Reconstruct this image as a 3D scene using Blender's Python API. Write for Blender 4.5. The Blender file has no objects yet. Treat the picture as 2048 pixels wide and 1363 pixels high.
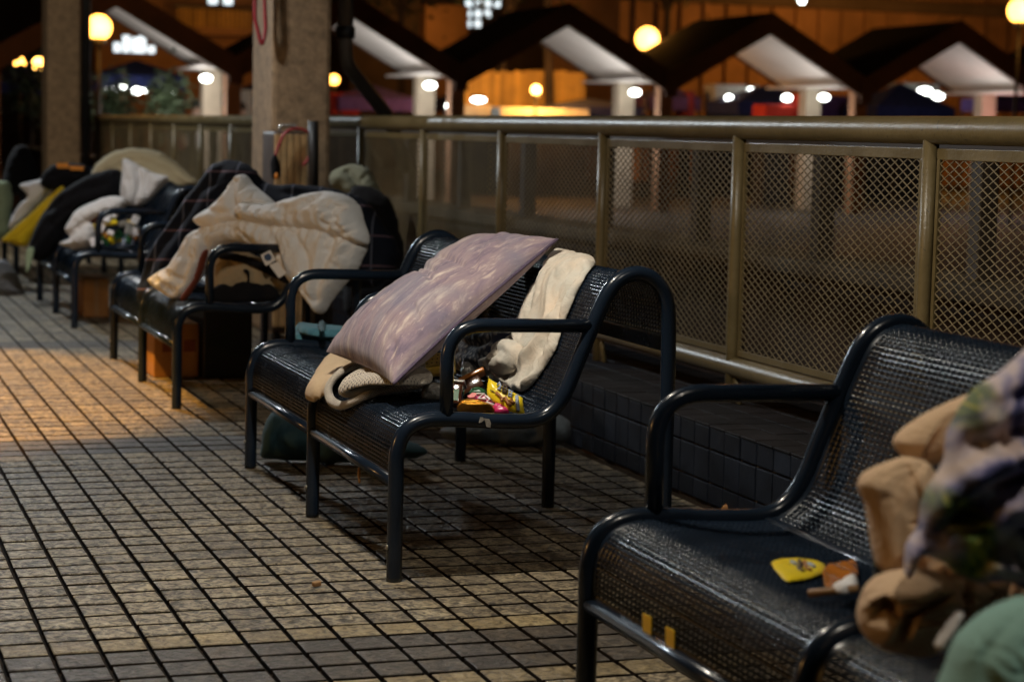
import bpy, bmesh, math, random
import numpy as np
from mathutils import Vector, Matrix

random.seed(7)
rng = np.random.default_rng(7)
U = 0.1                                   # one unit of the layout (one paving tile) in metres
S = bpy.context.scene
COL = S.collection

# ------------------------------------------------------------------ camera
FPX, YAW, PITCH, ROLL = 4070.49, 0.334526, 0.102503, 0.0232088
CAM = np.array([-8.57372, -53.72893, 10.74785])
_F = np.array([math.sin(YAW)*math.cos(PITCH), math.cos(YAW)*math.cos(PITCH), -math.sin(PITCH)])
_R = np.array([math.cos(YAW), -math.sin(YAW), 0.0])
_U = np.cross(_R, _F)
CR = math.cos(ROLL)*_R + math.sin(ROLL)*_U
CU = -math.sin(ROLL)*_R + math.cos(ROLL)*_U
cam_d = bpy.data.cameras.new('camera')
cam = bpy.data.objects.new('camera', cam_d)
COL.objects.link(cam)
cam.matrix_world = Matrix((
    (CR[0], CU[0], -_F[0], CAM[0]*U), (CR[1], CU[1], -_F[1], CAM[1]*U),
    (CR[2], CU[2], -_F[2], CAM[2]*U), (0, 0, 0, 1)))
cam_d.sensor_width = 36.0
cam_d.lens = FPX/2048*36
cam_d.clip_start, cam_d.clip_end = 0.05, 2000
cam_d.dof.use_dof = True
cam_d.dof.focus_distance = 4.9
cam_d.dof.aperture_fstop = 4.0
S.camera = cam

# ------------------------------------------------------------------ world, lamps, exposure
W = bpy.data.worlds.new('World'); S.world = W; W.use_nodes = True
wn = W.node_tree.nodes; bg = wn['Background']
sky = wn.new('ShaderNodeTexSky'); sky.sky_type = 'NISHITA'; sky.sun_disc = False
sky.sun_elevation = math.radians(-7); sky.sun_rotation = math.radians(200)
W.node_tree.links.new(sky.outputs[0], bg.inputs[0])
bg.inputs[1].default_value = 0.11

def lamp(kind, name, loc, energy, color, target=None, size=0.2, spot=None, blend=0.1, shape='DISK', size_y=None):
    d = bpy.data.lights.new(name, kind); d.energy = energy; d.color = color
    if kind == 'AREA':
        d.shape = shape; d.size = size
        if size_y: d.size_y = size_y
    else:
        d.shadow_soft_size = size
    if kind == 'SPOT':
        d.spot_size = math.radians(spot); d.spot_blend = blend
    o = bpy.data.objects.new(name, d); COL.objects.link(o)
    o.location = Vector(loc)*U
    if target is not None:
        o.rotation_euler = (Vector(target)*U-o.location).to_track_quat('-Z', 'Y').to_euler()
    return o
WHITE = (1.0, 0.91, 0.76); COOL = (0.80, 0.92, 1.0); ORANGE = (1.0, 0.40, 0.07)
# lamps under the (unseen) roof of the walkway, two of them added for brightness
lamp('AREA', 'walkway_light', (1.2, -10.7, 22.5), 42, WHITE, (1.5, -8, 0), size=0.13)
lamp('AREA', 'walkway_light', (0.5, 42, 25), 38, (0.96, 0.97, 0.95), (2, 40, 0), size=0.15)
lamp('AREA', 'walkway_light', (-11, 108, 35), 125, COOL, (0, 20, 0), size=0.17)
lamp('AREA', 'walkway_light', (-4, 112, 35), 60, WHITE, (2, 122, 0), size=0.16)  # additional light, put in to brighten the far mottled column
lamp('AREA', 'walkway_light', (6, -41, 36), 30, WHITE, (7, -39, 0), size=0.16)  # added above the nearest bench to light the quilt tops
# sodium street lamps on the open side, and an added spot for the floor patch
lamp('SPOT', 'street_lamp', (-40, 22, 75), 7200, (1.0, 0.50, 0.08), (-15.5, 29, 0), size=0.14, spot=29, blend=0.18)  # unseen spot, its cone shaped to throw the amber floor patch
lamp('POINT', 'street_lamp', (-62, 6, 21), 170, (1.0, 0.52, 0.15), size=0.14)
lamp('POINT', 'street_lamp', (60, 75, 45), 10, ORANGE, size=0.2)

S.view_settings.view_transform = 'Standard'
S.view_settings.look = 'None'
S.view_settings.exposure = 0.0
S.view_settings.gamma = 1.0
S.view_settings.use_curve_mapping = False
S.cycles.use_denoising = True
S.cycles.sample_clamp_indirect = 4.0
S.cycles.max_bounces = 6

# ------------------------------------------------------------------ projection helpers (layout only)
def ray(px, py):
    d = CR*((px-1024)/FPX) + CU*(-(py-681.5)/FPX) + _F
    return d
def on_y(px, py, Y):
    d = ray(px, py); return CAM + d*((Y-CAM[1])/d[1])
def on_x(px, py, X):
    d = ray(px, py); return CAM + d*((X-CAM[0])/d[0])
def on_z(px, py, Z=0):
    d = ray(px, py); return CAM + d*((Z-CAM[2])/d[2])

# ------------------------------------------------------------------ materials
class NT:
    def __init__(s, name):
        s.m = bpy.data.materials.new(name); s.m.use_nodes = True
        s.t = s.m.node_tree; s.n = s.t.nodes; s.b = s.n['Principled BSDF']
    def new(s, t, **kw):
        o = s.n.new(t)
        for k, v in kw.items():
            if k.startswith('_'): setattr(o, k[1:], v)
            else: o.inputs[k].default_value = v
        return o
    def ln(s, a, b): s.t.links.new(a, b)
def c4(c): return (c[0], c[1], c[2], 1)
def coords(t, kind='Object', scale=(1, 1, 1), rot=(0, 0, 0)):
    tc = t.new('ShaderNodeTexCoord'); mp = t.new('ShaderNodeMapping')
    mp.inputs['Scale'].default_value = scale; mp.inputs['Rotation'].default_value = rot
    t.ln(tc.outputs[kind], mp.inputs[0]); return mp.outputs[0]
def ramp(t, fac, stops, interp='LINEAR'):
    r = t.new('ShaderNodeValToRGB'); r.color_ramp.interpolation = interp
    el = r.color_ramp.elements
    while len(el) < len(stops): el.new(0.5)
    for e, (p, c) in zip(el, stops): e.position = p; e.color = c4(c)
    t.ln(fac, r.inputs[0]); return r.outputs[0]
def noise(t, co, scale, detail=4, rough=0.6, dist=0.0):
    n = t.new('ShaderNodeTexNoise'); n.inputs['Scale'].default_value = scale
    n.inputs['Detail'].default_value = detail; n.inputs['Roughness'].default_value = rough
    n.inputs['Distortion'].default_value = dist
    if co is not None: t.ln(co, n.inputs['Vector'])
    return n.outputs['Fac']
def mix(t, fac, a, b, mode='MIX'):
    m = t.new('ShaderNodeMix'); m.data_type = 'RGBA'; m.blend_type = mode
    for sock, v in ((m.inputs[0], fac), (m.inputs[6], a), (m.inputs[7], b)):
        if hasattr(v, 'links'): t.ln(v, sock)
        else: sock.default_value = v if isinstance(v, (int, float)) else c4(v)
    return m.outputs[2]
def bump(t, h, strength=0.3, dist=0.005, prev=None):
    b = t.new('ShaderNodeBump'); b.inputs['Strength'].default_value = strength
    b.inputs['Distance'].default_value = dist; t.ln(h, b.inputs['Height'])
    if prev is not None: t.ln(prev, b.inputs['Normal'])
    return b.outputs[0]
def simple(name, col, rough=0.6, metal=0.0, var=0.25, vscale=6.0, bscale=40.0, bstr=0.15, bdist=0.003, spec=0.5, coat=0.0, island=0.0):
    t = NT(name); co = coords(t)
    n = noise(t, co, vscale, 6, 0.65)
    dark = tuple(x*(1-var) for x in col); lite = tuple(min(1, x*(1+var)) for x in col)
    c = ramp(t, n, [(0.3, dark), (0.7, lite)])
    if island:
        oi = t.new('ShaderNodeObjectInfo')
        r = ramp(t, oi.outputs['Random'], [(0, (1-island,)*3), (1, (1+island,)*3)])
        c = mix(t, 1.0, c, r, 'MULTIPLY')
    t.ln(c, t.b.inputs['Base Color'])
    n2 = noise(t, co, bscale, 5, 0.6)
    t.ln(bump(t, n2, bstr, bdist), t.b.inputs['Normal'])
    rr = t.new('ShaderNodeMapRange'); rr.inputs[3].default_value = max(0, rough-0.12); rr.inputs[4].default_value = min(1, rough+0.12)
    t.ln(n, rr.inputs[0]); t.ln(rr.outputs[0], t.b.inputs['Roughness'])
    t.b.inputs['Metallic'].default_value = metal
    t.b.inputs['Specular IOR Level'].default_value = spec
    t.b.inputs['Coat Weight'].default_value = coat
    return t.m
def emit(name, col, strength):
    t = NT(name)
    t.b.inputs['Base Color'].default_value = (0.8, 0.8, 0.8, 1)
    t.b.inputs['Emission Color'].default_value = c4(col); t.b.inputs['Emission Strength'].default_value = strength
    return t.m
def fabric(name, col, var=0.12, rough=0.9, weave=900, wrinkle=0.35, col2=None, sheen=0.08, crinkle=28):
    t = NT(name); co = coords(t); uv = coords(t, 'UV')
    n = noise(t, co, 9, 5, 0.6)
    c = ramp(t, n, [(0.25, tuple(x*(1-var) for x in col)), (0.75, col2 or tuple(min(1, x*(1+var)) for x in col))])
    t.ln(c, t.b.inputs['Base Color'])
    t.b.inputs['Roughness'].default_value = rough
    t.b.inputs['Sheen Weight'].default_value = sheen
    t.b.inputs['Specular IOR Level'].default_value = 0.2
    w = noise(t, co, crinkle*0.55, 3, 0.55, 1.6)
    pp_ = t.new('ShaderNodeMath'); pp_.operation = 'PINGPONG'; pp_.inputs[1].default_value = 0.09; t.ln(w, pp_.inputs[0])
    ml = t.new('ShaderNodeMath'); ml.operation = 'MULTIPLY'; ml.inputs[1].default_value = 9; t.ln(pp_.outputs[0], ml.inputs[0])
    b0 = bump(t, ml.outputs[0], wrinkle*0.5, 0.007)
    b1 = bump(t, noise(t, co, crinkle*1.5, 4, 0.6, 1.0), wrinkle, 0.004, b0)
    fine = noise(t, co, weave, 2, 0.5)
    t.ln(bump(t, fine, 0.25, 0.001, b1), t.b.inputs['Normal'])
    return t.m

# paving
def tile_mat(name, stops):
    t = NT(name); co = coords(t)
    oi = t.new('ShaderNodeObjectInfo')
    gp = t.new('ShaderNodeNewGeometry')
    add = t.new('ShaderNodeVectorMath'); add.operation = 'ADD'
    t.ln(gp.outputs['Position'], add.inputs[0])
    pos = add.outputs[0]
    mp = t.new('ShaderNodeMapping'); mp.inputs['Scale'].default_value = (1.0, 1.0, 1.0); t.ln(pos, mp.inputs[0])
    n = noise(t, mp.outputs[0], 46, 4, 0.66, 0.9)
    c = ramp(t, n, stops)
    big = noise(t, pos, 5.0, 4, 0.6)
    c = mix(t, 1.0, c, ramp(t, big, [(0.25, (0.62, 0.60, 0.60)), (0.75, (1.18, 1.14, 1.06))]), 'MULTIPLY')
    st = noise(t, pos, 2.3, 6, 0.62, 1.0)
    c = mix(t, ramp(t, st, [(0.52, (0, 0, 0)), (0.70, (0.6, 0.6, 0.6))]), c, (0.07, 0.06, 0.05))
    gum = t.new('ShaderNodeTexVoronoi'); gum.inputs['Scale'].default_value = 5.0; t.ln(pos, gum.inputs['Vector'])
    c = mix(t, ramp(t, gum.outputs['Distance'], [(0.055, (0.75, 0.75, 0.75)), (0.085, (0, 0, 0))]), c, (0.05, 0.045, 0.04))
    # each tile has a shade of its own: hash of its lattice cell
    sn = t.new('ShaderNodeVectorMath'); sn.operation = 'DIVIDE'; sn.inputs[1].default_value = (U, U*1.05453, 1)
    t.ln(gp.outputs['Position'], sn.inputs[0])
    fl = t.new('ShaderNodeVectorMath'); fl.operation = 'FLOOR'; t.ln(sn.outputs[0], fl.inputs[0])
    wnz = t.new('ShaderNodeTexWhiteNoise'); wnz.noise_dimensions = '2D'; t.ln(fl.outputs[0], wnz.inputs['Vector'])
    c = mix(t, 1.0, c, ramp(t, wnz.outputs['Value'], [(0, (0.78, 0.76, 0.76)), (1, (1.14, 1.12, 1.08))]), 'MULTIPLY')
    t.ln(c, t.b.inputs['Base Color'])
    rr = t.new('ShaderNodeMapRange'); rr.inputs[3].default_value = 0.62; rr.inputs[4].default_value = 0.33
    t.ln(n, rr.inputs[0]); t.ln(rr.outputs[0], t.b.inputs['Roughness'])
    t.ln(bump(t, n, 1.0, 0.014), t.b.inputs['Normal'])
    t.b.inputs['Specular IOR Level'].default_value = 0.5
    return t.m
M = {}
M['tile'] = tile_mat('tile_beige', [(0.36, (0.038, 0.032, 0.024)), (0.47, (0.15, 0.127, 0.090)), (0.53, (0.31, 0.265, 0.185)), (0.68, (0.50, 0.43, 0.30))])
M['tile_yellow'] = tile_mat('tile_ochre', [(0.30, (0.06, 0.048, 0.028)), (0.46, (0.23, 0.185, 0.105)), (0.68, (0.45, 0.37, 0.22))])
M['tile_dark'] = tile_mat('tile_slate', [(0.30, (0.018, 0.016, 0.014)), (0.47, (0.07, 0.060, 0.050)), (0.70, (0.17, 0.145, 0.115))])
M['grout'] = simple('grout', (0.020, 0.013, 0.008), 0.95, var=0.5, vscale=14, bscale=120, bstr=0.5, spec=0.08)
M['kerb_tile'] = simple('kerb_tile', (0.009, 0.012, 0.020), 0.5, var=0.4, vscale=12, bscale=70, bstr=0.3, spec=0.25, island=0.25)
M['kerb_top'] = simple('kerb_top_tile', (0.013, 0.011, 0.012), 0.65, spec=0.2, var=0.4, vscale=12, bscale=70, bstr=0.3, island=0.3)
M['kerb_grout'] = simple('kerb_grout', (0.075, 0.048, 0.030), 0.95, var=0.5, vscale=10)
# bench paint: dark navy gloss, orange-peel and dust
def bench_mat():
    t = NT('navy_gloss_paint'); co = coords(t)
    n = noise(t, co, 7, 6, 0.7)
    c = ramp(t, n, [(0.3, (0.006, 0.011, 0.020)), (0.62, (0.010, 0.017, 0.030)), (0.82, (0.016, 0.022, 0.034))])
    sc = noise(t, coords(t, scale=(1, 1, 1)), 60, 8, 0.75, 1.5)
    c = mix(t, ramp(t, sc, [(0.69, (0, 0, 0)), (0.72, (0.6, 0.6, 0.6))]), c, (0.06, 0.06, 0.06))
    t.ln(c, t.b.inputs['Base Color'])
    rr = t.new('ShaderNodeMapRange'); rr.inputs[3].default_value = 0.17; rr.inputs[4].default_value = 0.30
    t.ln(n, rr.inputs[0]); t.ln(rr.outputs[0], t.b.inputs['Roughness'])
    t.b.inputs['Coat Weight'].default_value = 0.2; t.b.inputs['Coat Roughness'].default_value = 0.07; t.b.inputs['Specular IOR Level'].default_value = 0.32
    n2 = noise(t, co, 140, 3, 0.5)
    t.ln(bump(t, n2, 0.10, 0.002), t.b.inputs['Normal'])
    return t.m
M['bench'] = bench_mat()
M['sheet'] = simple('navy_sheet_paint', (0.006, 0.011, 0.020), 0.26, var=0.5, vscale=6, bscale=160, bstr=0.08, bdist=0.001, spec=0.24)
def fence_mat():
    t = NT('olive_gloss_paint'); co = coords(t)
    n = noise(t, co, 5, 6, 0.7)
    c = ramp(t, n, [(0.3, (0.115, 0.085, 0.036)), (0.7, (0.19, 0.145, 0.068))])
    ch = noise(t, co, 26, 7, 0.72, 2.5)
    c = mix(t, ramp(t, ch, [(0.635, (0, 0, 0)), (0.655, (1, 1, 1))]), c, (0.02, 0.018, 0.016))
    t.ln(c, t.b.inputs['Base Color'])
    rr = t.new('ShaderNodeMapRange'); rr.inputs[3].default_value = 0.22; rr.inputs[4].default_value = 0.5
    t.ln(n, rr.inputs[0]); t.ln(rr.outputs[0], t.b.inputs['Roughness'])
    n2 = noise(t, co, 70, 4, 0.6)
    t.ln(bump(t, n2, 0.35, 0.004), t.b.inputs['Normal'])
    return t.m
M['fence'] = fence_mat()
M['mesh'] = simple('mesh_paint', (0.20, 0.155, 0.085), 0.5, var=0.35, vscale=4, bscale=150)
M['column'] = simple('aggregate_concrete', (0.30, 0.205, 0.12), 0.85, var=0.4, vscale=22, bscale=120, bstr=0.6, bdist=0.006)
M['pipe'] = simple('pipe_paint', (0.13, 0.11, 0.095), 0.5, var=0.3)
M['ground'] = simple('market_ground', (0.014, 0.012, 0.010), 0.8, var=0.4, vscale=1.5)
M['wall'] = simple('pink_render', (0.055, 0.033, 0.025), 0.85, var=0.3, vscale=3, bscale=60, bstr=0.4)
M['coping'] = simple('coping_lit', (0.10, 0.07, 0.034), 0.8, var=0.3, vscale=6)  # yellowish, paler than the wall: lit top edge put into the colour
M['brown_post'] = simple('brown_steel', (0.06, 0.042, 0.03), 0.6, var=0.3)
M['fascia'] = simple('fascia_brown', (0.085, 0.034, 0.016), 0.7, var=0.35, vscale=2, bscale=25)
M['roof'] = simple('roof_black', (0.018, 0.015, 0.013), 0.85, var=0.4, vscale=3)
M['soffit'] = simple('soffit_white', (0.72, 0.70, 0.68), 0.8, var=0.08, vscale=2)
M['pillar'] = simple('pillar_lit', (0.46, 0.39, 0.30), 0.8, var=0.15, vscale=3)  # rear pillars: the lamplight on them painted as cream
M['pillar_unlit'] = simple('pillar_unlit', (0.30, 0.155, 0.08), 0.8, var=0.2, vscale=3)  # front pillars: their unlit side painted as brown
M['tent'] = fabric('tent_navy', (0.03, 0.04, 0.15), 0.3)
M['tent_purple'] = fabric('tent_purple', (0.16, 0.09, 0.28), 0.3)
M['tarp'] = fabric('tarp_white', (0.62, 0.64, 0.62), 0.15)
M['red'] = fabric('stall_red', (0.62, 0.05, 0.03), 0.2)
M['facade'] = simple('facade_stained', (0.34, 0.20, 0.11), 0.9, var=0.45, vscale=0.35, bscale=10, bstr=0.4)
M['facade_dark'] = simple('facade_dark', (0.10, 0.075, 0.06), 0.9, var=0.4, vscale=0.6)
M['board'] = simple('yellow_board', (0.52, 0.34, 0.09), 0.7, var=0.25, vscale=2, island=0.3)
M['leaf'] = simple('leaf_dark', (0.03, 0.05, 0.022), 0.6, var=0.5, vscale=3)
M['bark'] = simple('bark', (0.05, 0.038, 0.03), 0.9, var=0.4, vscale=6)
M['globe'] = emit('globe_sodium', (1.0, 0.44, 0.07), 9)
M['globe_hot'] = emit('globe_sodium_hot', (1.0, 0.50, 0.10), 16)
M['led'] = emit('led_white', (0.95, 1.0, 0.93), 12)
M['win'] = emit('window_lit', (0.82, 0.95, 1.0), 1.5)
M['win_warm'] = emit('window_lit_warm', (1.0, 0.62, 0.22), 2.2)
M['lamp_metal'] = simple('lamp_metal', (0.04, 0.04, 0.04), 0.5)
M['skin'] = simple('skin', (0.45, 0.28, 0.2), 0.6, var=0.08)
M['hair'] = simple('hair', (0.012, 0.010, 0.009), 0.6)
M['shirt_white'] = fabric('shirt_white', (0.6, 0.58, 0.58))
M['shirt_red'] = fabric('shirt_red', (0.35, 0.06, 0.08))
M['trousers'] = fabric('trousers', (0.03, 0.03, 0.04))
M['card'] = simple('cardboard', (0.36, 0.17, 0.055), 0.85, var=0.15, vscale=8)
M['card_print'] = simple('cardboard_print', (0.18, 0.05, 0.03), 0.85)
M['black_plastic'] = simple('black_plastic', (0.010, 0.010, 0.011), 0.5, var=0.3)
M['black_cloth'] = fabric('black_cloth', (0.006, 0.006, 0.008), 0.3, sheen=0.02)
M['duvet'] = fabric('duvet_white', (0.80, 0.81, 0.83), 0.06, wrinkle=0.45, crinkle=18)
M['duvet_tan'] = fabric('quilt_tan', (0.72, 0.50, 0.31), 0.10, wrinkle=0.5, crinkle=16)
M['cream'] = fabric('duvet_cream', (0.62, 0.53, 0.34), 0.08, wrinkle=0.3)
M['white_cloth'] = fabric('white_cloth', (0.76, 0.74, 0.74), 0.10, wrinkle=0.5, crinkle=24)
M['beige_cloth'] = fabric('beige_cloth', (0.60, 0.45, 0.29), 0.08, wrinkle=0.3)
M['towel'] = fabric('towel_cream', (0.58, 0.59, 0.55), 0.10, weave=420, wrinkle=0.3, col2=(0.70, 0.58, 0.46))
M['yellow_cloth'] = fabric('yellow_cloth', (0.78, 0.54, 0.02), 0.12)
M['green_cloth'] = fabric('pale_green_cloth', (0.33, 0.42, 0.27), 0.15)
M['mint'] = fabric('mint_cloth', (0.27, 0.47, 0.41), 0.10, wrinkle=0.1)
M['teal_bag'] = fabric('teal_bag', (0.055, 0.125, 0.16), 0.15, wrinkle=0.3)
M['teal_cloth'] = fabric('teal_fold', (0.07, 0.20, 0.26), 0.15, wrinkle=0.2)
M['grey_bag'] = fabric('grey_bag', (0.09, 0.11, 0.13), 0.2, rough=0.5, wrinkle=0.6)
M['grey_green'] = fabric('grey_green_cloth', (0.22, 0.23, 0.17), 0.25)
M['plastic_bag'] = fabric('plastic_bag', (0.26, 0.28, 0.32), 0.25, rough=0.3, wrinkle=0.8)
M['tote'] = fabric('tote_canvas', (0.34, 0.26, 0.16), 0.12)
M['rust_trim'] = fabric('rust_trim', (0.14, 0.03, 0.015), 0.3)
M['tag_white'] = simple('tag_white', (0.7, 0.68, 0.66), 0.6, var=0.05)
M['tag_navy'] = simple('tag_navy', (0.02, 0.05, 0.12), 0.6)
M['orange_strap'] = simple('orange_tone', (0.75, 0.26, 0.03), 0.35, var=0.1)
M['yellow_sticker'] = simple('yellow_sticker', (0.92, 0.55, 0.02), 0.5, var=0.08)
M['paper'] = simple('paper_scrap', (0.33, 0.30, 0.26), 0.8, var=0.4, vscale=60)
M['bolt'] = simple('bolt_steel', (0.45, 0.42, 0.36), 0.35, metal=0.9)
M['wood'] = simple('bamboo', (0.34, 0.19, 0.08), 0.6, var=0.25, vscale=10)
M['slat'] = simple('slat_tan', (0.55, 0.36, 0.17), 0.6, var=0.3, vscale=10)
M['red_cord'] = simple('red_cord', (0.30, 0.02, 0.03), 0.5)
M['cracker'] = simple('cracker', (0.88, 0.66, 0.20), 0.8, var=0.12, vscale=60)
M['cracker_dot'] = simple('cracker_dot', (0.22, 0.10, 0.02), 0.9)
M['pack_yellow'] = simple('packet_yellow', (0.80, 0.60, 0.02), 0.32, var=0.06)
M['pack_print'] = simple('packet_print', (0.05, 0.03, 0.02), 0.5)
M['pack_brown'] = simple('packet_brown', (0.32, 0.13, 0.03), 0.45)
M['pack_blue'] = simple('packet_grey_blue', (0.30, 0.36, 0.5), 0.4)
M['pack_pink'] = simple('packet_pink', (0.55, 0.03, 0.14), 0.3, var=0.2)
M['pack_red'] = simple('packet_red', (0.55, 0.04, 0.03), 0.3, var=0.2)
M['pack_white'] = simple('packet_white', (0.75, 0.7, 0.7), 0.4, var=0.05)
M['pack_green'] = simple('packet_green', (0.02, 0.09, 0.035), 0.25)
M['jelly'] = simple('dark_jelly', (0.05, 0.018, 0.008), 0.12, coat=0.6)
M['foil_gold'] = simple('foil_gold', (0.75, 0.34, 0.04), 0.22, metal=0.8, var=0.3, vscale=50, bscale=90, bstr=0.9, bdist=0.006)
M['foil_silver'] = simple('foil_clear', (0.45, 0.43, 0.40), 0.22, metal=0.5, var=0.3, vscale=50, bscale=90, bstr=0.9, bdist=0.006)
M['amber'] = simple('amber_plastic', (0.42, 0.14, 0.02), 0.2, coat=0.4, var=0.2)
M['dry_leaf'] = simple('dry_leaf', (0.30, 0.13, 0.03), 0.7, var=0.3, vscale=30)

def plaid_mat():
    t = NT('navy_plaid'); uv = coords(t, 'UV'); co = coords(t)
    sx = t.new('ShaderNodeSeparateXYZ'); t.ln(uv, sx.inputs[0])
    def line(sock, period, w):
        m = t.new('ShaderNodeMath'); m.operation = 'PINGPONG'; m.inputs[1].default_value = period/2; t.ln(sock, m.inputs[0])
        l = t.new('ShaderNodeMath'); l.operation = 'LESS_THAN'; l.inputs[1].default_value = w; t.ln(m.outputs[0], l.inputs[0]); return l.outputs[0]
    c = mix(t, noise(t, co, 9), (0.004, 0.006, 0.013), (0.010, 0.014, 0.026))
    c = mix(t, line(sx.outputs[0], 1.15, 0.035), c, (0.10, 0.11, 0.15))
    c = mix(t, line(sx.outputs[1], 1.25, 0.035), c, (0.13, 0.085, 0.11))
    t.ln(c, t.b.inputs['Base Color']); t.b.inputs['Roughness'].default_value = 0.85; t.b.inputs['Specular IOR Level'].default_value = 0.2
    t.ln(bump(t, noise(t, co, 22, 4, 0.6, 1.0), 0.4, 0.006), t.b.inputs['Normal'])
    return t.m
M['plaid'] = plaid_mat()
def pillow_mat():
    t = NT('mauve_tie_dye'); uv = coords(t, 'UV', (1.6, 0.45, 1)); uv2 = coords(t, 'UV'); co = coords(t)
    n = noise(t, uv, 1.1, 7, 0.66, 0.6)
    c = ramp(t, n, [(0.33, (0.14, 0.115, 0.175)), (0.47, (0.27, 0.205, 0.25)), (0.56, (0.33, 0.255, 0.275)), (0.68, (0.64, 0.55, 0.50))])
    n3 = noise(t, coords(t, 'UV', (2.6, 0.7, 1)), 2.3, 6, 0.7, 0.3)
    c = mix(t, ramp(t, n3, [(0.56, (0, 0, 0)), (0.66, (0.75, 0.75, 0.75))]), c, (0.60, 0.49, 0.44))
    n4 = noise(t, uv2, 0.42, 3, 0.5)
    c = mix(t, ramp(t, n4, [(0.48, (0, 0, 0)), (0.62, (0.55, 0.55, 0.55))]), c, (0.17, 0.175, 0.25))
    t.ln(c, t.b.inputs['Base Color']); t.b.inputs['Roughness'].default_value = 0.82; t.b.inputs['Sheen Weight'].default_value = 0.2
    t.b.inputs['Specular IOR Level'].default_value = 0.1
    w = noise(t, coords(t, 'UV', (2.2, 0.6, 1)), 2.4, 4, 0.6, 0.8)
    b1 = bump(t, w, 0.4, 0.010)
    t.ln(bump(t, noise(t, co, 700, 2), 0.2, 0.001, b1), t.b.inputs['Normal'])
    return t.m
M['pillow'] = pillow_mat()
M['pillow_seam'] = fabric('pillow_seam', (0.10, 0.075, 0.12))
def floral_mat():
    t = NT('floral_print'); uv = coords(t, 'UV'); co = coords(t)
    n = noise(t, uv, 0.8, 5, 0.62, 1.4)
    c = ramp(t, n, [(0.36, (0.020, 0.024, 0.085)), (0.43, (0.07, 0.075, 0.22)), (0.48, (0.30, 0.27, 0.46)), (0.54, (0.66, 0.56, 0.60)), (0.66, (0.74, 0.58, 0.50))])
    n2 = noise(t, uv, 0.36, 3, 0.55, 0.8)
    n3 = noise(t, uv, 2.2, 4, 0.7, 0.6)
    leaf = ramp(t, n3, [(0.40, (0.010, 0.018, 0.010)), (0.50, (0.10, 0.16, 0.015)), (0.56, (0.42, 0.38, 0.02)), (0.66, (0.60, 0.46, 0.06))])
    c = mix(t, ramp(t, n2, [(0.585, (0, 0, 0)), (0.62, (1, 1, 1))]), c, leaf)
    t.ln(c, t.b.inputs['Base Color']); t.b.inputs['Roughness'].default_value = 0.85; t.b.inputs['Sheen Weight'].default_value = 0.2
    t.ln(bump(t, noise(t, co, 20, 4, 0.6, 1.0), 0.4, 0.006), t.b.inputs['Normal'])
    return t.m
M['floral'] = floral_mat()
def knit_mat(name, base, dot, per=0.16):
    t = NT(name); uv = coords(t, 'UV', (1/per, 1/per, 1), (0, 0, 0.785)); co = coords(t)
    v = t.new('ShaderNodeTexVoronoi'); v.inputs['Scale'].default_value = 1.0; v.inputs['Randomness'].default_value = 0.15
    t.ln(uv, v.inputs['Vector'])
    c = ramp(t, v.outputs['Distance'], [(0.22, dot), (0.34, base)])
    n = noise(t, coords(t, 'UV'), 0.6, 3, 0.5)
    t.ln(mix(t, ramp(t, n, [(0.45, (0, 0, 0)), (0.6, (0.4, 0.4, 0.4))]), c, base), t.b.inputs['Base Color'])
    t.b.inputs['Roughness'].default_value = 0.95; t.b.inputs['Sheen Weight'].default_value = 0.3
    t.ln(bump(t, v.outputs['Distance'], 0.6, 0.004), t.b.inputs['Normal'])
    return t.m
M['knit'] = knit_mat('knit_dotted', (0.56, 0.50, 0.42), (0.035, 0.032, 0.06), 0.06)
M['knit_navy'] = knit_mat('knit_navy', (0.016, 0.020, 0.045), (0.30, 0.28, 0.26), 0.22)
def snack_mat():
    t = NT('mixed_packets'); co = coords(t)
    v = t.new('ShaderNodeTexVoronoi'); v.inputs['Scale'].default_value = 22; t.ln(co, v.inputs['Vector'])
    w = t.new('ShaderNodeSeparateColor'); t.ln(v.outputs['Color'], w.inputs[0])
    c = ramp(t, w.outputs[0], [(0, (0.75, 0.7, 0.62)), (0.3, (0.72, 0.48, 0.05)), (0.45, (0.65, 0.62, 0.55)), (0.6, (0.12, 0.25, 0.12)), (0.75, (0.6, 0.5, 0.4)), (0.9, (0.05, 0.03, 0.02))], 'CONSTANT')
    t.ln(c, t.b.inputs['Base Color']); t.b.inputs['Roughness'].default_value = 0.25
    return t.m
M['snacks'] = snack_mat()

# ------------------------------------------------------------------ object helpers
def new_mesh(name, verts, faces, uvs=None, smooth=True):
    me = bpy.data.meshes.new(name)
    me.from_pydata([tuple(v) for v in verts], [], [tuple(f) for f in faces])
    if smooth: me.polygons.foreach_set('use_smooth', [True]*len(me.polygons))
    if uvs is not None:
        l = me.uv_layers.new(name='UVMap')
        idx = np.empty(len(me.loops), dtype=np.int32); me.loops.foreach_get('vertex_index', idx)
        l.data.foreach_set('uv', np.asarray(uvs, dtype=np.float32)[idx].ravel())
    me.update()
    return me
def empty(name, loc=(0, 0, 0)):
    o = bpy.data.objects.new(name, None); COL.objects.link(o); o.location = Vector(loc)*U
    o.empty_display_size = 0.05; return o
def tag(o, label=None, cat=None, group=None, kind=None):
    if label: o['label'] = label
    if cat: o['category'] = cat
    if group: o['group'] = group
    if kind: o['kind'] = kind
    return o
def root_off(parent):
    off = Vector((0, 0, 0)); q = parent
    while q is not None: off += q.location; q = q.parent
    return off
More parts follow.
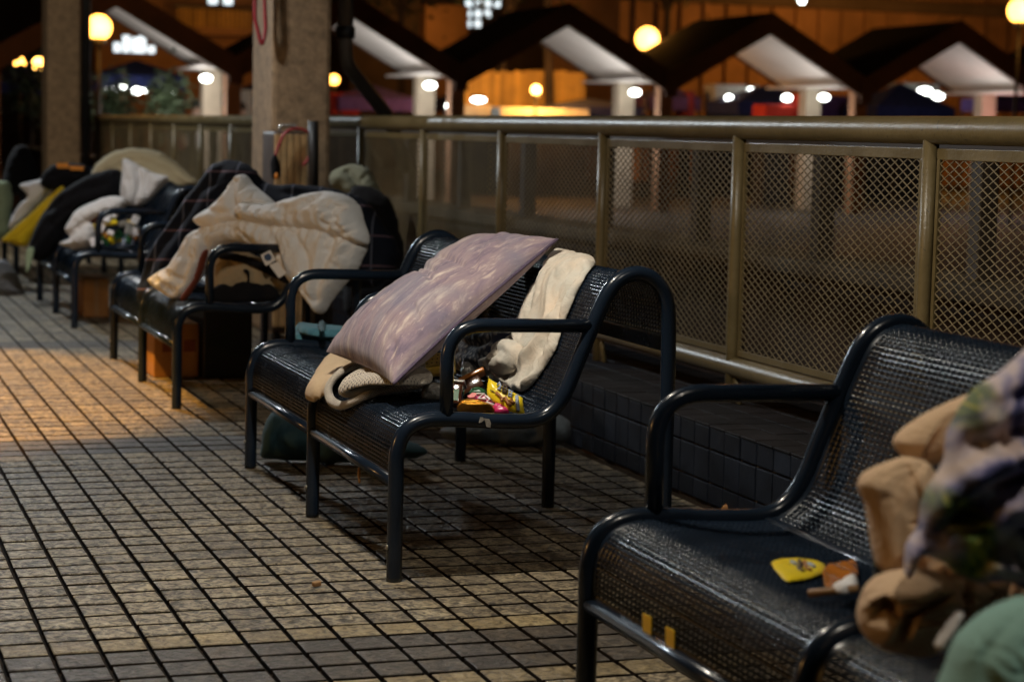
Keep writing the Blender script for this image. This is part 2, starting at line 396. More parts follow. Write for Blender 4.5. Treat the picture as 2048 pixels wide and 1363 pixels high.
def obj(name, geo, mat, parent=None, smooth=True, kind=None, uvs=None, loc=None):
    """geo = (verts in layout units, faces); becomes one mesh object"""
    v = np.asarray(geo[0], float)*U
    if parent is not None:
        v = v - np.array(root_off(parent))
    elif loc is None:
        loc = ((v.min(0)+v.max(0))/2); loc[2] = v[:, 2].min()
        loc = loc/U
    if loc is not None and parent is None: v = v - np.asarray(loc, float)*U
    me = new_mesh(name, v, geo[1], uvs, smooth)
    mats = mat if isinstance(mat, (list, tuple)) else [mat]
    for m in mats: me.materials.append(m)
    if len(geo) > 2: me.polygons.foreach_set('material_index', geo[2])
    o = bpy.data.objects.new(name, me); COL.objects.link(o)
    if parent is not None: o.parent = parent
    else: o.location = Vector(loc)*U
    if kind: o['kind'] = kind
    return o
def join(*geos):
    V, F = [], []
    for g in geos:
        n = len(V); V += [tuple(v) for v in g[0]]; F += [tuple(i+n for i in f) for f in g[1]]
    return V, F
def box(x0, x1, y0, y1, z0, z1, b=0.0):
    if b <= 0:
        v = [(x, y, z) for x in (x0, x1) for y in (y0, y1) for z in (z0, z1)]
        return v, [(0, 1, 3, 2), (4, 6, 7, 5), (0, 4, 5, 1), (2, 3, 7, 6), (0, 2, 6, 4), (1, 5, 7, 3)]
    bm = bmesh.new(); bmesh.ops.create_cube(bm, size=1)
    for q in bm.verts:
        q.co = Vector(((x0+x1)/2+q.co.x*(x1-x0), (y0+y1)/2+q.co.y*(y1-y0), (z0+z1)/2+q.co.z*(z1-z0)))
    bmesh.ops.bevel(bm, geom=bm.edges[:], offset=b, segments=2, affect='EDGES', profile=0.6)
    bm.verts.index_update()
    g = [tuple(q.co) for q in bm.verts], [tuple(q.index for q in f.verts) for f in bm.faces]
    bm.free(); return g
def obox(c, size, ax, ay, b=0.0):
    """box with centre c and own axes"""
    ax = np.array(ax, float); ax /= np.linalg.norm(ax); ay = np.array(ay, float); ay -= ax*(ay@ax); ay /= np.linalg.norm(ay)
    az = np.cross(ax, ay); g = box(-size[0]/2, size[0]/2, -size[1]/2, size[1]/2, -size[2]/2, size[2]/2, b)
    return [tuple(np.array(c)+ax*v[0]+ay*v[1]+az*v[2]) for v in g[0]], g[1]
def catmull(pts, n=8, closed=False):
    P = [np.array(p, float) for p in pts]; out = []
    N = len(P); segs = N if closed else N-1
    for i in range(segs):
        if closed: a, b, c, d = P[i-1], P[i], P[(i+1) % N], P[(i+2) % N]
        else: a, b, c, d = P[max(i-1, 0)], P[i], P[i+1], P[min(i+2, N-1)]
        for k in range(n):
            t = k/n
            out.append(0.5*((2*b)+(-a+c)*t+(2*a-5*b+4*c-d)*t*t+(-a+3*b-3*c+d)*t**3))
    if not closed: out.append(P[-1])
    return np.array(out)
def fillet(pts, radii, n=6):
    P = [np.array(p, float) for p in pts]; out = [P[0]]
    for i in range(1, len(P)-1):
        r = radii[i] if isinstance(radii, (list, tuple)) else radii
        a, b, c = P[i-1], P[i], P[i+1]
        u = (a-b)/np.linalg.norm(a-b); w = (c-b)/np.linalg.norm(c-b)
        r = min(r, 0.49*np.linalg.norm(a-b), 0.49*np.linalg.norm(c-b))
        for k in range(n+1):
            t = k/n
            out.append(b+u*r*(1-t)**2+w*r*t**2)
    out.append(P[-1]); return np.array(out)
def tube(path, r, n=12, caps=True, taper=None):
    P = np.asarray(path, float); V, F = [], []
    T = np.gradient(P, axis=0); T /= np.linalg.norm(T, axis=1)[:, None]+1e-9
    ref = np.array([0, 0, 1.0]) if abs(T[0][2]) < 0.9 else np.array([0, 1.0, 0])
    nrm = np.cross(T[0], ref); nrm /= np.linalg.norm(nrm)
    for i, p in enumerate(P):
        nrm = nrm - T[i]*(nrm@T[i]); nrm /= np.linalg.norm(nrm)+1e-9
        bn = np.cross(T[i], nrm)
        rr = r*(taper[i] if taper is not None else 1)
        for k in range(n):
            a = 2*math.pi*k/n
            V.append(p+(nrm*math.cos(a)+bn*math.sin(a))*rr)
    for i in range(len(P)-1):
        for k in range(n):
            F.append((i*n+k, i*n+(k+1) % n, (i+1)*n+(k+1) % n, (i+1)*n+k))
    if caps:
        F.append(tuple(range(n-1, -1, -1))); F.append(tuple((len(P)-1)*n+k for k in range(n)))
    return V, F
def ball(c, r, nu=14, nv=9, sz=(1, 1, 1)):
    V, F = [], []
    for j in range(nv+1):
        th = math.pi*j/nv
        for i in range(nu):
            ph = 2*math.pi*i/nu
            V.append((c[0]+r*sz[0]*math.sin(th)*math.cos(ph), c[1]+r*sz[1]*math.sin(th)*math.sin(ph), c[2]+r*sz[2]*math.cos(th)))
    for j in range(nv):
        for i in range(nu):
            F.append((j*nu+i, (j+1)*nu+i, (j+1)*nu+(i+1) % nu, j*nu+(i+1) % nu))
    return V, F

# numpy gradient-free value noise
def vnoise(x, y, seed=0):
    x = np.asarray(x, float); y = np.asarray(y, float)
    xi = np.floor(x).astype(np.int64); yi = np.floor(y).astype(np.int64)
    fx = x-xi; fy = y-yi
    fx = fx*fx*fx*(fx*(fx*6-15)+10); fy = fy*fy*fy*(fy*(fy*6-15)+10)
    def h(a, b):
        n = (a*374761393+b*668265263+seed*1442695041) & 0x7fffffff
        n = ((n ^ (n >> 13))*1274126177) & 0x7fffffff
        return ((n ^ (n >> 16)) & 0xffff)/65535.0
    a, b, c, d = h(xi, yi), h(xi+1, yi), h(xi, yi+1), h(xi+1, yi+1)
    return (a*(1-fx)+b*fx)*(1-fy)+(c*(1-fx)+d*fx)*fy
def fbm(x, y, o=4, seed=0):
    s = 0; a = 0.5; t = 0
    for k in range(o):
        s = s+a*vnoise(x*2**k+17.3*k, y*2**k-9.1*k, seed+k); t += a; a *= 0.5
    return s/t

# surfaces on which soft things are modelled: image outline -> (a,b) on the surface -> world
class Plane:
    def __init__(s, p0, n, up=(0, 0, 1)):
        s.p = np.array(p0, float); s.n = np.array(n, float); s.n /= np.linalg.norm(s.n)
        s.a = np.cross(np.array(up, float), s.n); s.a /= np.linalg.norm(s.a); s.b = np.cross(s.n, s.a)
    def pick(s, px, py):
        d = ray(px, py); t = ((s.p-CAM)@s.n)/(d@s.n); q = CAM+d*t-s.p
        return np.array([q@s.a, q@s.b])
    def world(s, ab, h):
        return s.p+np.outer(ab[:, 0], s.a)+np.outer(ab[:, 1], s.b)+h[:, None]*s.n
PROF = catmull([(4.57, 2.35), (4.58, 3.10), (4.80, 3.63), (5.25, 3.86), (5.88, 3.88), (7.14, 3.80), (7.95, 3.80), (8.42, 3.98),
                (8.79, 4.42), (9.16, 5.30), (9.52, 6.16), (9.89, 6.93), (10.24, 7.26), (10.66, 7.36), (11.08, 7.20), (11.40, 6.75), (11.50, 6.0), (11.50, 5.4)], 10)
class Profile:
    """the curved seat-and-back surface of a bench, swept along the row"""
    def __init__(s, off=0.0):
        d = np.gradient(PROF, axis=0); d /= np.linalg.norm(d, axis=1)[:, None]
        s.nr = np.stack([-d[:, 1], d[:, 0]], 1)
        s.P = PROF+s.nr*off
        s.L = np.concatenate([[0], np.cumsum(np.linalg.norm(np.diff(PROF, axis=0), axis=1))])
    def pick(s, px, py):
        d = ray(px, py); best = None
        o = np.array([CAM[0], CAM[2]]); dd = np.array([d[0], d[2]])
        for i in range(len(s.P)-1):
            e = s.P[i+1]-s.P[i]; den = dd[0]*e[1]-dd[1]*e[0]
            if abs(den) < 1e-9: continue
            w = s.P[i]-o; t = (w[0]*e[1]-w[1]*e[0])/den; u = (w[0]*dd[1]-w[1]*dd[0])/den
            if -0.001 <= u <= 1.001 and t > 0 and (best is None or t < best[0]):
                best = (t, s.L[i]+u*(s.L[i+1]-s.L[i]))
        if best is None:                                         # past the horizon of the curl: nearest point
            t = [np.linalg.norm(o+dd*k-s.P[135]) for k in np.linspace(20, 120, 400)]
            k = np.linspace(20, 120, 400)[int(np.argmin(t))]
            return np.array([CAM[1]+d[1]*k, s.L[135]])
        return np.array([CAM[1]+d[1]*best[0], best[1]])
    def world(s, ab, h):
        x = np.interp(ab[:, 1], s.L, s.P[:, 0]); z = np.interp(ab[:, 1], s.L, s.P[:, 1])
        nx = np.interp(ab[:, 1], s.L, s.nr[:, 0]); nz = np.interp(ab[:, 1], s.L, s.nr[:, 1])
        return np.stack([x+nx*h, ab[:, 0], z+nz*h], 1)

def seg_dist(p, poly, closed=True):
    A = poly; B = np.roll(poly, -1, 0)
    if not closed: A, B = poly[:-1], poly[1:]
    d = np.full(len(p), 1e9); near = np.zeros_like(p)
    for a, b in zip(A, B):
        ab = b-a; t = np.clip(((p-a)@ab)/(ab@ab+1e-12), 0, 1); q = a+t[:, None]*ab
        e = np.linalg.norm(p-q, axis=1); m = e < d; d[m] = e[m]; near[m] = q[m]
    return d, near
def inside(p, poly):
    c = np.zeros(len(p), bool); n = len(poly); j = n-1
    for i in range(n):
        a, b = poly[i], poly[j]
        m = (a[1] > p[:, 1]) != (b[1] > p[:, 1])
        xx = (b[0]-a[0])*(p[:, 1]-a[1])/((b[1]-a[1]) or 1e-12)+a[0]
        c ^= m & (p[:, 0] < xx); j = i
    return c
def puff(name, outline, surf, T, mat, parent=None, R=None, back=0.3, folds=(), noise_amp=0.0, nscale=1.0, nang=0.0, nstretch=2.5,
         smooth_out=True, res=60, lift=0.0, seed=1, edge=0.08, fine=0.055, pucker=(), powr=2.0, label=None, cat=None, group=None, plump=0.0):
    """a soft body: outline on the surface, domed thickness, folds (poly, depth, width) pressed or raised"""
    poly = catmull(outline, 6, True) if smooth_out else np.array(outline, float)
    ab = np.array([surf.pick(x, y) for x, y in poly])
    lo, hi = ab.min(0), ab.max(0); step = max(hi-lo)/res
    jit = (fbm(ab[:, 0]*2.1, ab[:, 1]*2.1, 3, seed)-0.5)*step*1.5
    cen = ab.mean(0); dirs = ab-cen; dirs /= np.linalg.norm(dirs, axis=1)[:, None]+1e-9
    ab = ab+dirs*jit[:, None]
    nx = int((hi[0]-lo[0])/step)+3; ny = int((hi[1]-lo[1])/step)+3
    gx, gy = np.meshgrid(lo[0]-step+np.arange(nx)*step, lo[1]-step+np.arange(ny)*step)
    p = np.stack([gx.ravel(), gy.ravel()], 1)
    ins = inside(p, ab); d, near = seg_dist(p, ab)
    idx = np.arange(nx*ny).reshape(ny, nx); quads = []
    for j in range(ny-1):
        for i in range(nx-1):
            q = (idx[j, i], idx[j, i+1], idx[j+1, i+1], idx[j+1, i])
            if sum(ins[k] for k in q) >= 1: quads.append(q)
    used = sorted({k for q in quads for k in q}); remap = {k: i for i, k in enumerate(used)}
    used = np.array(used); pp = p[used].copy(); dd = d[used].copy(); out = ~ins[used]
    pp[out] = near[used][out]; dd[out] = 0
    R = R or T*1.4
    k = np.clip(dd/R, 0, 1); dome = (1-(1-k)**powr)**(1/powr)
    h = T*dome
    if plump: h = h*(1+plump*(fbm(pp[:, 0]*0.8, pp[:, 1]*0.8, 2, seed+5)-0.5)*2)
    m = np.clip(dd/(R*0.5), 0, 1)
    for pl, dep, wid in folds:
        q = np.array([surf.pick(x, y) for x, y in (catmull(pl, 6) if len(pl) > 2 else np.array(pl, float))])
        e, _ = seg_dist(pp, q, False)
        h = h-dep*np.exp(-(e/wid)**2)*m
    if noise_amp:
        ca, sa = math.cos(nang), math.sin(nang)
        x = (pp[:, 0]*ca+pp[:, 1]*sa)*nscale/nstretch; y = (-pp[:, 0]*sa+pp[:, 1]*ca)*nscale
        wx = fbm(x*0.7+3, y*0.7, 2, seed+9)*1.6
        rn = 1-np.abs(2*fbm(x+wx, y+wx, 3, seed+2)-1)*2
        h = h+noise_amp*(rn-0.4)*m
    if fine:
        for fs, fa, an in ((1.7, 1.0, nang+0.5), (3.1, 0.5, nang-0.7)):
            ca, sa = math.cos(an), math.sin(an)
            x = (pp[:, 0]*ca+pp[:, 1]*sa)*fs/2.2; y = (-pp[:, 0]*sa+pp[:, 1]*ca)*fs
            wx = (fbm(x*0.8+7, y*0.8, 2, seed+21)-0.5)*2.2
            msk = np.clip(fbm(pp[:, 0]*0.9, pp[:, 1]*0.9, 2, seed+31)*3-1.0, 0, 1)
            cr = np.clip(1-np.abs(2*fbm(x+wx, y+wx, 2, seed+23)-1)*5, 0, 1)
            h = h-min(T, 1.1)*fine*fa*2.2*cr*msk*m
    for pl, amp, lam, wid in pucker:
        q = np.array([surf.pick(x, y) for x, y in catmull(pl, 8)])
        e, nr_ = seg_dist(pp, q, False)
        L = np.concatenate([[0], np.cumsum(np.linalg.norm(np.diff(q, axis=0), axis=1))])
        dist = np.linalg.norm(pp[:, None, :]-q[None], axis=2); ar = L[np.argmin(dist, 1)]
        ar = ar+0.5*(fbm(pp[:, 0]*1.3, pp[:, 1]*1.3, 2, seed+40)-0.5)
        h = h+amp*np.sin(2*math.pi*ar/lam)*np.exp(-e/wid)*(1-np.exp(-e/0.06))*m
    h = np.maximum(h, 0.02*dome)
    f = surf.world(pp, h+lift+edge*m*0)
    bk = surf.world(pp, lift-back*T*dome)
    V = list(f); F = [tuple(remap[k] for k in q) for q in quads]
    n = len(f); bmap = {}
    for i in range(n):
        if dd[i] > 0: bmap[i] = len(V); V.append(bk[i])
        else: bmap[i] = i
    for q in list(F):
        bq = tuple(bmap[k] for k in q)[::-1]
        if len(set(bq) - set(q)) > 0: F.append(bq)
    uv = np.zeros((len(V), 2)); uv[:n] = pp
    for i, j in bmap.items(): uv[j] = pp[i]
    o = obj(name, (V, F), mat, parent, uvs=uv)
    sm = o.modifiers.new('soften', 'SMOOTH'); sm.factor = 0.5; sm.iterations = 1
    sb = o.modifiers.new('subdivide', 'SUBSURF'); sb.levels = 1; sb.render_levels = 1
    if label: tag(o, label, cat, group)
    return o

# ================================================================== SETTING
TY = 1.05453
# bed of the paving, runs to the podium edge; beyond it the market ground to the horizon
pav = obj('pavement', box(-260, 22.0, -120, 420, -2.0, -0.13), M['grout'], smooth=False, loc=(0, 0, -2.0)); pav['kind'] = 'structure'
gr = obj('market_ground', box(22.004, 3000, -2000, 4000, -2.6, -2.1), M['ground'], smooth=False, loc=(22, 0, -2.6)); gr['kind'] = 'structure'

def tile_geo(i, k, jit=True):
    x0, x1 = i+0.056, i+0.944; y1, y0 = -k*TY-0.082, -(k+1)*TY+0.082
    r = np.random.default_rng((i+500)*7919+(k+500))
    a = r.uniform(-0.006, 0.006, 4)+r.uniform(-0.010, 0.010); j = r.uniform(-0.012, 0.012, 8)
    b = 0.018; z = 0.0
    t = [(x0+b+j[0], y0+b+j[1], z+a[0]), (x1-b+j[2], y0+b+j[3], z+a[1]), (x1-b+j[4], y1-b+j[5], z+a[2]), (x0+b+j[6], y1-b+j[7], z+a[3])]
    s = [(x0+j[0], y0+j[1], -0.014), (x1+j[2], y0+j[3], -0.014), (x1+j[4], y1+j[5], -0.014), (x0+j[6], y1+j[7], -0.014)]
    q = [(x, y, -0.20) for x, y, _ in s]
    F = [(0, 1, 2, 3)]+[(4+m, 4+(m+1) % 4, (m+1) % 4, m) for m in range(4)]+[(8+m, 8+(m+1) % 4, 4+(m+1) % 4, 4+m) for m in range(4)]
    return t+s+q, F
def tile_kind(k):
    if k in (12, 13, 14, -13, -14, -15, -43, -44, -45, 40, 41, 42, -73, -74, -75): return 'tile_dark'
    if k in (11, 15, -12, -16): return 'tile_yellow'
    return 'tile'
def proj(P):
    q = np.array(P)-CAM; d = q@_F; return 1024+FPX*(q@CR)/d, 681.5-FPX*(q@CU)/d, d
cells = []
for i in range(-26, 16):
    for k in range(-150, 24):
        x, y, d = proj((i+0.5, -(k+0.5)*TY, 0))
        if d < 5: continue
        vis = -60 < x < 2110 and -50 < y < 1420
        cells.append((0 if vis else 1, d, i, k))
cells.sort()
stuff = {'tile': [], 'tile_yellow': [], 'tile_dark': []}
for n, (a, d, i, k) in enumerate(cells):
    mk = tile_kind(k)
    if n < 300: obj('tile', tile_geo(i, k)+([0]*5+[1]*4,), [M[mk], M['grout']], pav, smooth=False)
    else: stuff[mk].append((i, k))
V, F, MI = [], [], []
order = ['tile', 'tile_yellow', 'tile_dark']
for mi, mk in enumerate(order):
    for i, k in stuff[mk]:
        g = tile_geo(i, k); n = len(V); V += g[0]; F += [tuple(q+n for q in f) for f in g[1]]; MI += [mi]*5+[3]*4
obj('tile_field', (V, F, MI), [M[m] for m in order]+[M['grout']], pav, smooth=False, kind='stuff')

# tiled kerb under the fence
kerb = obj('kerb', box(16.46, 22.0, -40, 160, -0.1, 2.27), M['kerb_grout'], smooth=False, loc=(19, 0, -0.1)); kerb['kind'] = 'structure'
KP = 1.043
far_v, far_f = [], []
for n in range(-30, 150):
    y0 = 0.22+n*KP+0.03; y1 = y0+KP-0.06
    rows = [box(16.38+random.uniform(-.015, .015), 16.47, y0, y1, z0, z1, 0.03) for z0, z1 in ((0.02, 0.59), (0.65, 1.58), (1.64, 2.26))]
    rows.append(box(16.36, 17.45, y0, y1, 2.26, 2.34+random.uniform(-.01, .01), 0.03))
    rows += [box(17.5+m*1.1, 18.54+m*1.1, y0, y1, 2.26, 2.33+random.uniform(-.01, .01), 0.02) for m in range(4)]
    near = -9 <= n <= 12
    for m, g in enumerate(rows):
        if near: obj('kerb_tile' if m < 3 else 'coping_tile', g, M['kerb_tile'] if m < 3 else M['kerb_top'], kerb, smooth=False)
        else:
            q = len(far_v); far_v += [tuple(v) for v in g[0]]; far_f += [tuple(a+q for a in f) for f in g[1]]
obj('kerb_tile_field', (far_v, far_f), M['kerb_tile'], kerb, smooth=False, kind='stuff')

# ================================================================== FENCE
FX = 19.3; FP = 11.62
fence = empty('mesh_fence', (FX, 0, 2.34))
tag(fence, 'olive painted railing with thick top tube and diamond mesh panels on the tiled kerb', 'fence')
post_y = [4.9+FP*k for k in range(-4, 14)]
rail_path = [(FX, -60, 11.03), (FX, 154, 11.03)]
obj('top_rail', tube(np.array([(FX, y, 11.03) for y in np.linspace(-60, 154, 60)]), 0.37, 20), M['fence'], fence)
obj('bottom_rail', tube(np.array([(FX, y, 3.45) for y in np.linspace(-60, 154, 60)]), 0.33, 18), M['fence'], fence)
obj('end_bend', tube(fillet([(FX, 154, 11.03), (FX, 157.5, 11.03), (FX+8, 157.5, 11.03)], 1.6), 0.37, 14), M['fence'], fence)
post_me = frame_me = mesh_me = None
def frame_geo(L):
    t = 0.05; g = []
    g.append(box(-t, t, 0.42, L-0.32, 10.27, 10.56, 0.015)); g.append(box(-t, t, 0.42, L-0.32, 3.82, 4.02, 0.015))
    g.append(box(-t, t, 0.42, 0.56, 4.02, 10.27, 0.015)); g.append(box(-t, t, L-0.46, L-0.32, 4.02, 10.27, 0.015))
    return join(*g)
def mesh_geo(L, z0=4.02, z1=10.27, px=0.46, pz=0.236):
    y0, y1 = 0.54, L-0.44; V, F = [], []
    nyc = int((y1-y0)/px); nzc = int((z1-z0)/pz); px = (y1-y0)/nyc; pz = (z1-z0)/nzc
    def strand(a, b):
        a = np.array(a); b = np.array(b); d = (b-a)/np.linalg.norm(b-a); s = np.cross(d, (1, 0, 0)); w, t = 0.0115, 0.016
        n = len(V)
        for q in (a, b):
            V.extend([tuple(q+s*w+np.array((t, 0, 0))), tuple(q-s*w+np.array((t, 0, 0))), tuple(q-s*w-np.array((t, 0, 0))), tuple(q+s*w-np.array((t, 0, 0)))])
        for k in range(4): F.append((n+k, n+(k+1) % 4, n+4+(k+1) % 4, n+4+k))
    for j in range(nzc):
        for i in range(nyc):
            cy, cz = y0+(i+0.5)*px, z0+(j+0.5)*pz
            if (i+j) % 1 == 0:
                pts = [(0, cy-px/2, cz), (0, cy, cz+pz/2), (0, cy+px/2, cz), (0, cy, cz-pz/2)]
                for a in range(4): strand(pts[a], pts[(a+1) % 4])
    return V, F
MG = mesh_geo(FP); FG = frame_geo(FP)
def shared(name, geo, mat, parent, loc, cache={}, kind=None, smooth=True):
    key = (name, id(geo))
    if key not in cache:
        me = new_mesh(name, np.asarray(geo[0], float)*U, geo[1], None, smooth); me.materials.append(mat); cache[key] = me
    o = bpy.data.objects.new(name, cache[key]); COL.objects.link(o); o.parent = parent
    o.location = Vector(loc)*U-root_off(parent)
    if kind: o['kind'] = kind
    return o
PG = join(tube([(0, 0, 0), (0, 0, 2), (0, 0, 5), (0, 0, 8.45)], 0.215, 14), ([(-0.06, -0.2, 1.3), (-0.06, -0.2, 0), (-0.06, -0.75, 0), (0.06, -0.2, 1.3), (0.06, -0.2, 0), (0.06, -0.75, 0)],
     [(0, 1, 2), (5, 4, 3), (0, 2, 5, 3), (1, 0, 3, 4), (2, 1, 4, 5)]))
for n, y in enumerate(post_y):
    shared('post', PG, M['fence'], fence, (FX-0.05, y, 2.34))
    if n < len(post_y)-1:
        shared('panel_frame', FG, M['fence'], fence, (FX, y, 0), smooth=False)
        shared('mesh_panel', MG, M['mesh'], fence, (FX, y, 0), kind='stuff', smooth=False)

# columns of the walkway roof and their pipes
def column(x0, x1, y0, y1, label, zt=60):
    t = empty('concrete_column', ((x0+x1)/2, (y0+y1)/2, 0))
    obj('shaft', box(x0, x1, y0, y1, -0.02, zt, 0.25), M['column'], t, smooth=False)
    tag(t, label, 'column', 'columns of the walkway roof'); return t
column(14.0, 17.1, 49.5, 54.6, 'broad concrete column behind the white duvet, a red cord hanging on its side')
column(13.7, 16.9, 150, 155, 'mottled concrete column left of the cream duvet, a dark pipe on its right')
column(13.3, 16.5, 252, 257, 'concrete column at the far left edge beyond the seats')
dp = empty('drain_pipe', (17.6, 50.5, 0))
p1 = on_y(690, 108, 50.5); p2 = on_y(775, 232, 56)
obj('upright', tube([(p1[0], 50.5, 60), (p1[0], 50.5, p1[2]+1.2)], 0.42, 14), M['pipe'], dp)
obj('elbow', tube(fillet([(p1[0], 50.5, p1[2]+1.2), (p1[0], 50.5, p1[2]-0.4), tuple(p2), (p2[0]+1.5, 57, p2[2]-3)], 0.9), 0.40, 14), M['pipe'], dp)
obj('collar', tube([(p1[0], 50.5, p1[2]+0.8), (p1[0], 50.5, p1[2]+1.4)], 0.52, 14), M['black_plastic'], dp)
tag(dp, 'grey brown drain pipe bending away from the broad column to the railing', 'pipe')
dp2 = obj('dark_pipe', tube([(17.5, 150.5, 0), (17.5, 150.5, 30), (17.5, 150.5, 60)], 0.42, 12), M['black_plastic'])
tag(dp2, 'dark straight pipe running up beside the mottled column', 'pipe')
rc = obj('cord_loop', tube(catmull([tuple(on_y(x, y, 48.9)) for x, y in ((512, -30), (510, 30), (516, 62), (524, 88), (531, 60), (530, 20), (528, -30))], 6), 0.10, 8), M['red_cord'])
tag(rc, 'thin red cord looped down the lit side of the broad column', 'cord')

# ================================================================== BENCHES
BP = 8.35
def frame_geo_bench():
    prof = catmull([(4.57, 0.0), (4.575, 1.2), (4.58, 2.3), (4.59, 3.10), (4.80, 3.63), (5.25, 3.86), (5.88, 3.88), (7.14, 3.80), (7.95, 3.80), (8.42, 3.98),
                    (8.79, 4.42), (9.16, 5.30), (9.52, 6.16), (9.89, 6.93), (10.24, 7.26), (10.66, 7.36), (11.08, 7.20), (11.40, 6.75), (11.50, 6.0), (11.52, 4), (11.52, 2), (11.52, 0)], 6)
    return tube(np.stack([prof[:, 0], np.zeros(len(prof)), prof[:, 1]], 1), 0.19, 14)
def arm_geo():
    p = fillet([(5.80, 0, 3.9), (5.78, 0, 6.14), (9.45, 0, 6.08)], [0, 0.95, 0], 8)
    return tube(p, 0.17, 14)
def seat_geo():
    """perforated sheet: a slot in every cell"""
    y0, y1 = 0.17, BP-0.17; Ls = np.concatenate([[0], np.cumsum(np.linalg.norm(np.diff(PROF, axis=0), axis=1))])
    tot = Ls[-1]; pitch = 0.104; rows = int(tot/pitch); cols = 44
    sx = np.linspace(0, tot, rows+1); yy = np.linspace(y0, y1, cols+1)
    sur = Profile()
    def W(s, y, h): return sur.world(np.array([[y, s]]), np.array([h]))[0]
    S_, Y_ = np.meshgrid(sx, yy, indexing='ij')
    G = sur.world(np.stack([Y_.ravel(), S_.ravel()], 1), np.zeros(S_.size))
    V = list(G); F = []
    ids = np.arange(S_.size).reshape(S_.shape)
    A, B = [], []
    for i in range(rows):
        solid = sx[i] < 0.2 or i % 1 and True or sx[i] > tot-0.5
        for j in range(cols):
            q = (ids[i, j], ids[i, j+1], ids[i+1, j+1], ids[i+1, j])
            if solid or j in (0, cols-1):
                F.append(q); continue
            a = len(V)+len(A)
            sh = 0.3 if i % 2 else -0.3
            dy = (y1-y0)/cols
            ym = (yy[j]+yy[j+1])/2
            for s_, y_ in ((sx[i]+0.044, ym-dy*0.43), (sx[i]+0.044, ym+dy*0.43), (sx[i+1]-0.044, ym+dy*0.43), (sx[i+1]-0.044, ym-dy*0.43)):
                A.append((y_, s_))
            for k in range(4):
                F.append((q[k], q[(k+1) % 4], a+(k+1) % 4, a+k))
    A = np.array(A); V += list(sur.world(A, np.full(len(A), -0.036)))
    return V, F
FGB, AG, SG = frame_geo_bench(), arm_geo(), seat_geo()
CBG = tube([(4.57, 0.15, 2.38), (4.57, BP-0.15, 2.38)], 0.15, 12)
RBG = tube([(11.52, 0.15, 1.3), (11.52, BP-0.15, 1.3)], 0.12, 10)
DTG = tube([(8.0, 0.0, 3.72), (8.0, BP, 3.72)], 0.12, 10)
BOLT = ball((0, 0, 0), 0.07, 8, 6, (0.5, 1, 1))
def make_bench(yc, label):
    t = empty('metal_bench', (8, yc, 0)); tag(t, label, 'bench', 'navy metal benches in a row')
    for m in (-1, 0, 1):
        y = yc+m*BP
        f = shared('frame', FGB, M['bench'], t, (0, y, 0)); shared('armrest', AG, M['bench'], t, (0, y, 0))
        shared('bolt', BOLT, M['bolt'], t, (4.37, y-0.05, 0.85))
    for m in (-1, 0):
        y = yc+m*BP
        shared('seat_sheet', SG, M['sheet'], t, (0, y, 0))
        shared('front_bar', CBG, M['bench'], t, (0, y, 0)); shared('under_bar', DTG, M['bench'], t, (0, y, 0))
    return t
B2 = make_bench(0.62, 'navy bench holding the mauve pillow and snack packets')
def copy_bench(src, dy, label):
    r = src.copy(); COL.objects.link(r); r.location.y += dy*U; r['label'] = label
    for ch in src.children:
        c = ch.copy(); COL.objects.link(c); c.parent = r
    return r
B1 = copy_bench(B2, 30.35-0.0, 'navy bench under the big white duvet and plaid blanket')
B0 = copy_bench(B2, 61.6, 'navy bench buried in black and white clothes in front of the cream duvet')
B3 = copy_bench(B2, -29.35, 'nearest navy bench with floral blanket and two yellow stickers')
BF = copy_bench(B2, 93.0, 'farthest bench at the left edge under pale green cloth')

# ================================================================== BACKGROUND
# low rendered wall with coping and a brown railing, across the path behind the fence
lw = empty('low_wall', (28, 60, -2.1))
obj('wall_face', box(27.6, 30, -60, 330, -2.1, 5.5), M['wall'], lw, smooth=False)
obj('coping', box(27.2, 30.4, -60, 330, 5.505, 6.1, 0.08), M['coping'], lw, smooth=False)
tag(lw, 'low pinkish wall with coping paled for its lit top edge seen through the mesh fence', 'wall')
rl = empty('brown_railing', (28.9, 60, 6.1))
BPG = box(-0.35, 0.35, -0.35, 0.35, 0, 4.3, 0.05)
for y in np.arange(-40, 300, 11.5): shared('post', BPG, M['brown_post'], rl, (28.9, y, 6.1), smooth=False)
obj('rail', box(28.5, 29.3, -60, 330, 10.4, 10.75, 0.05), M['brown_post'], rl, smooth=False)
tag(rl, 'brown railing posts standing on the low wall behind the mesh', 'railing')

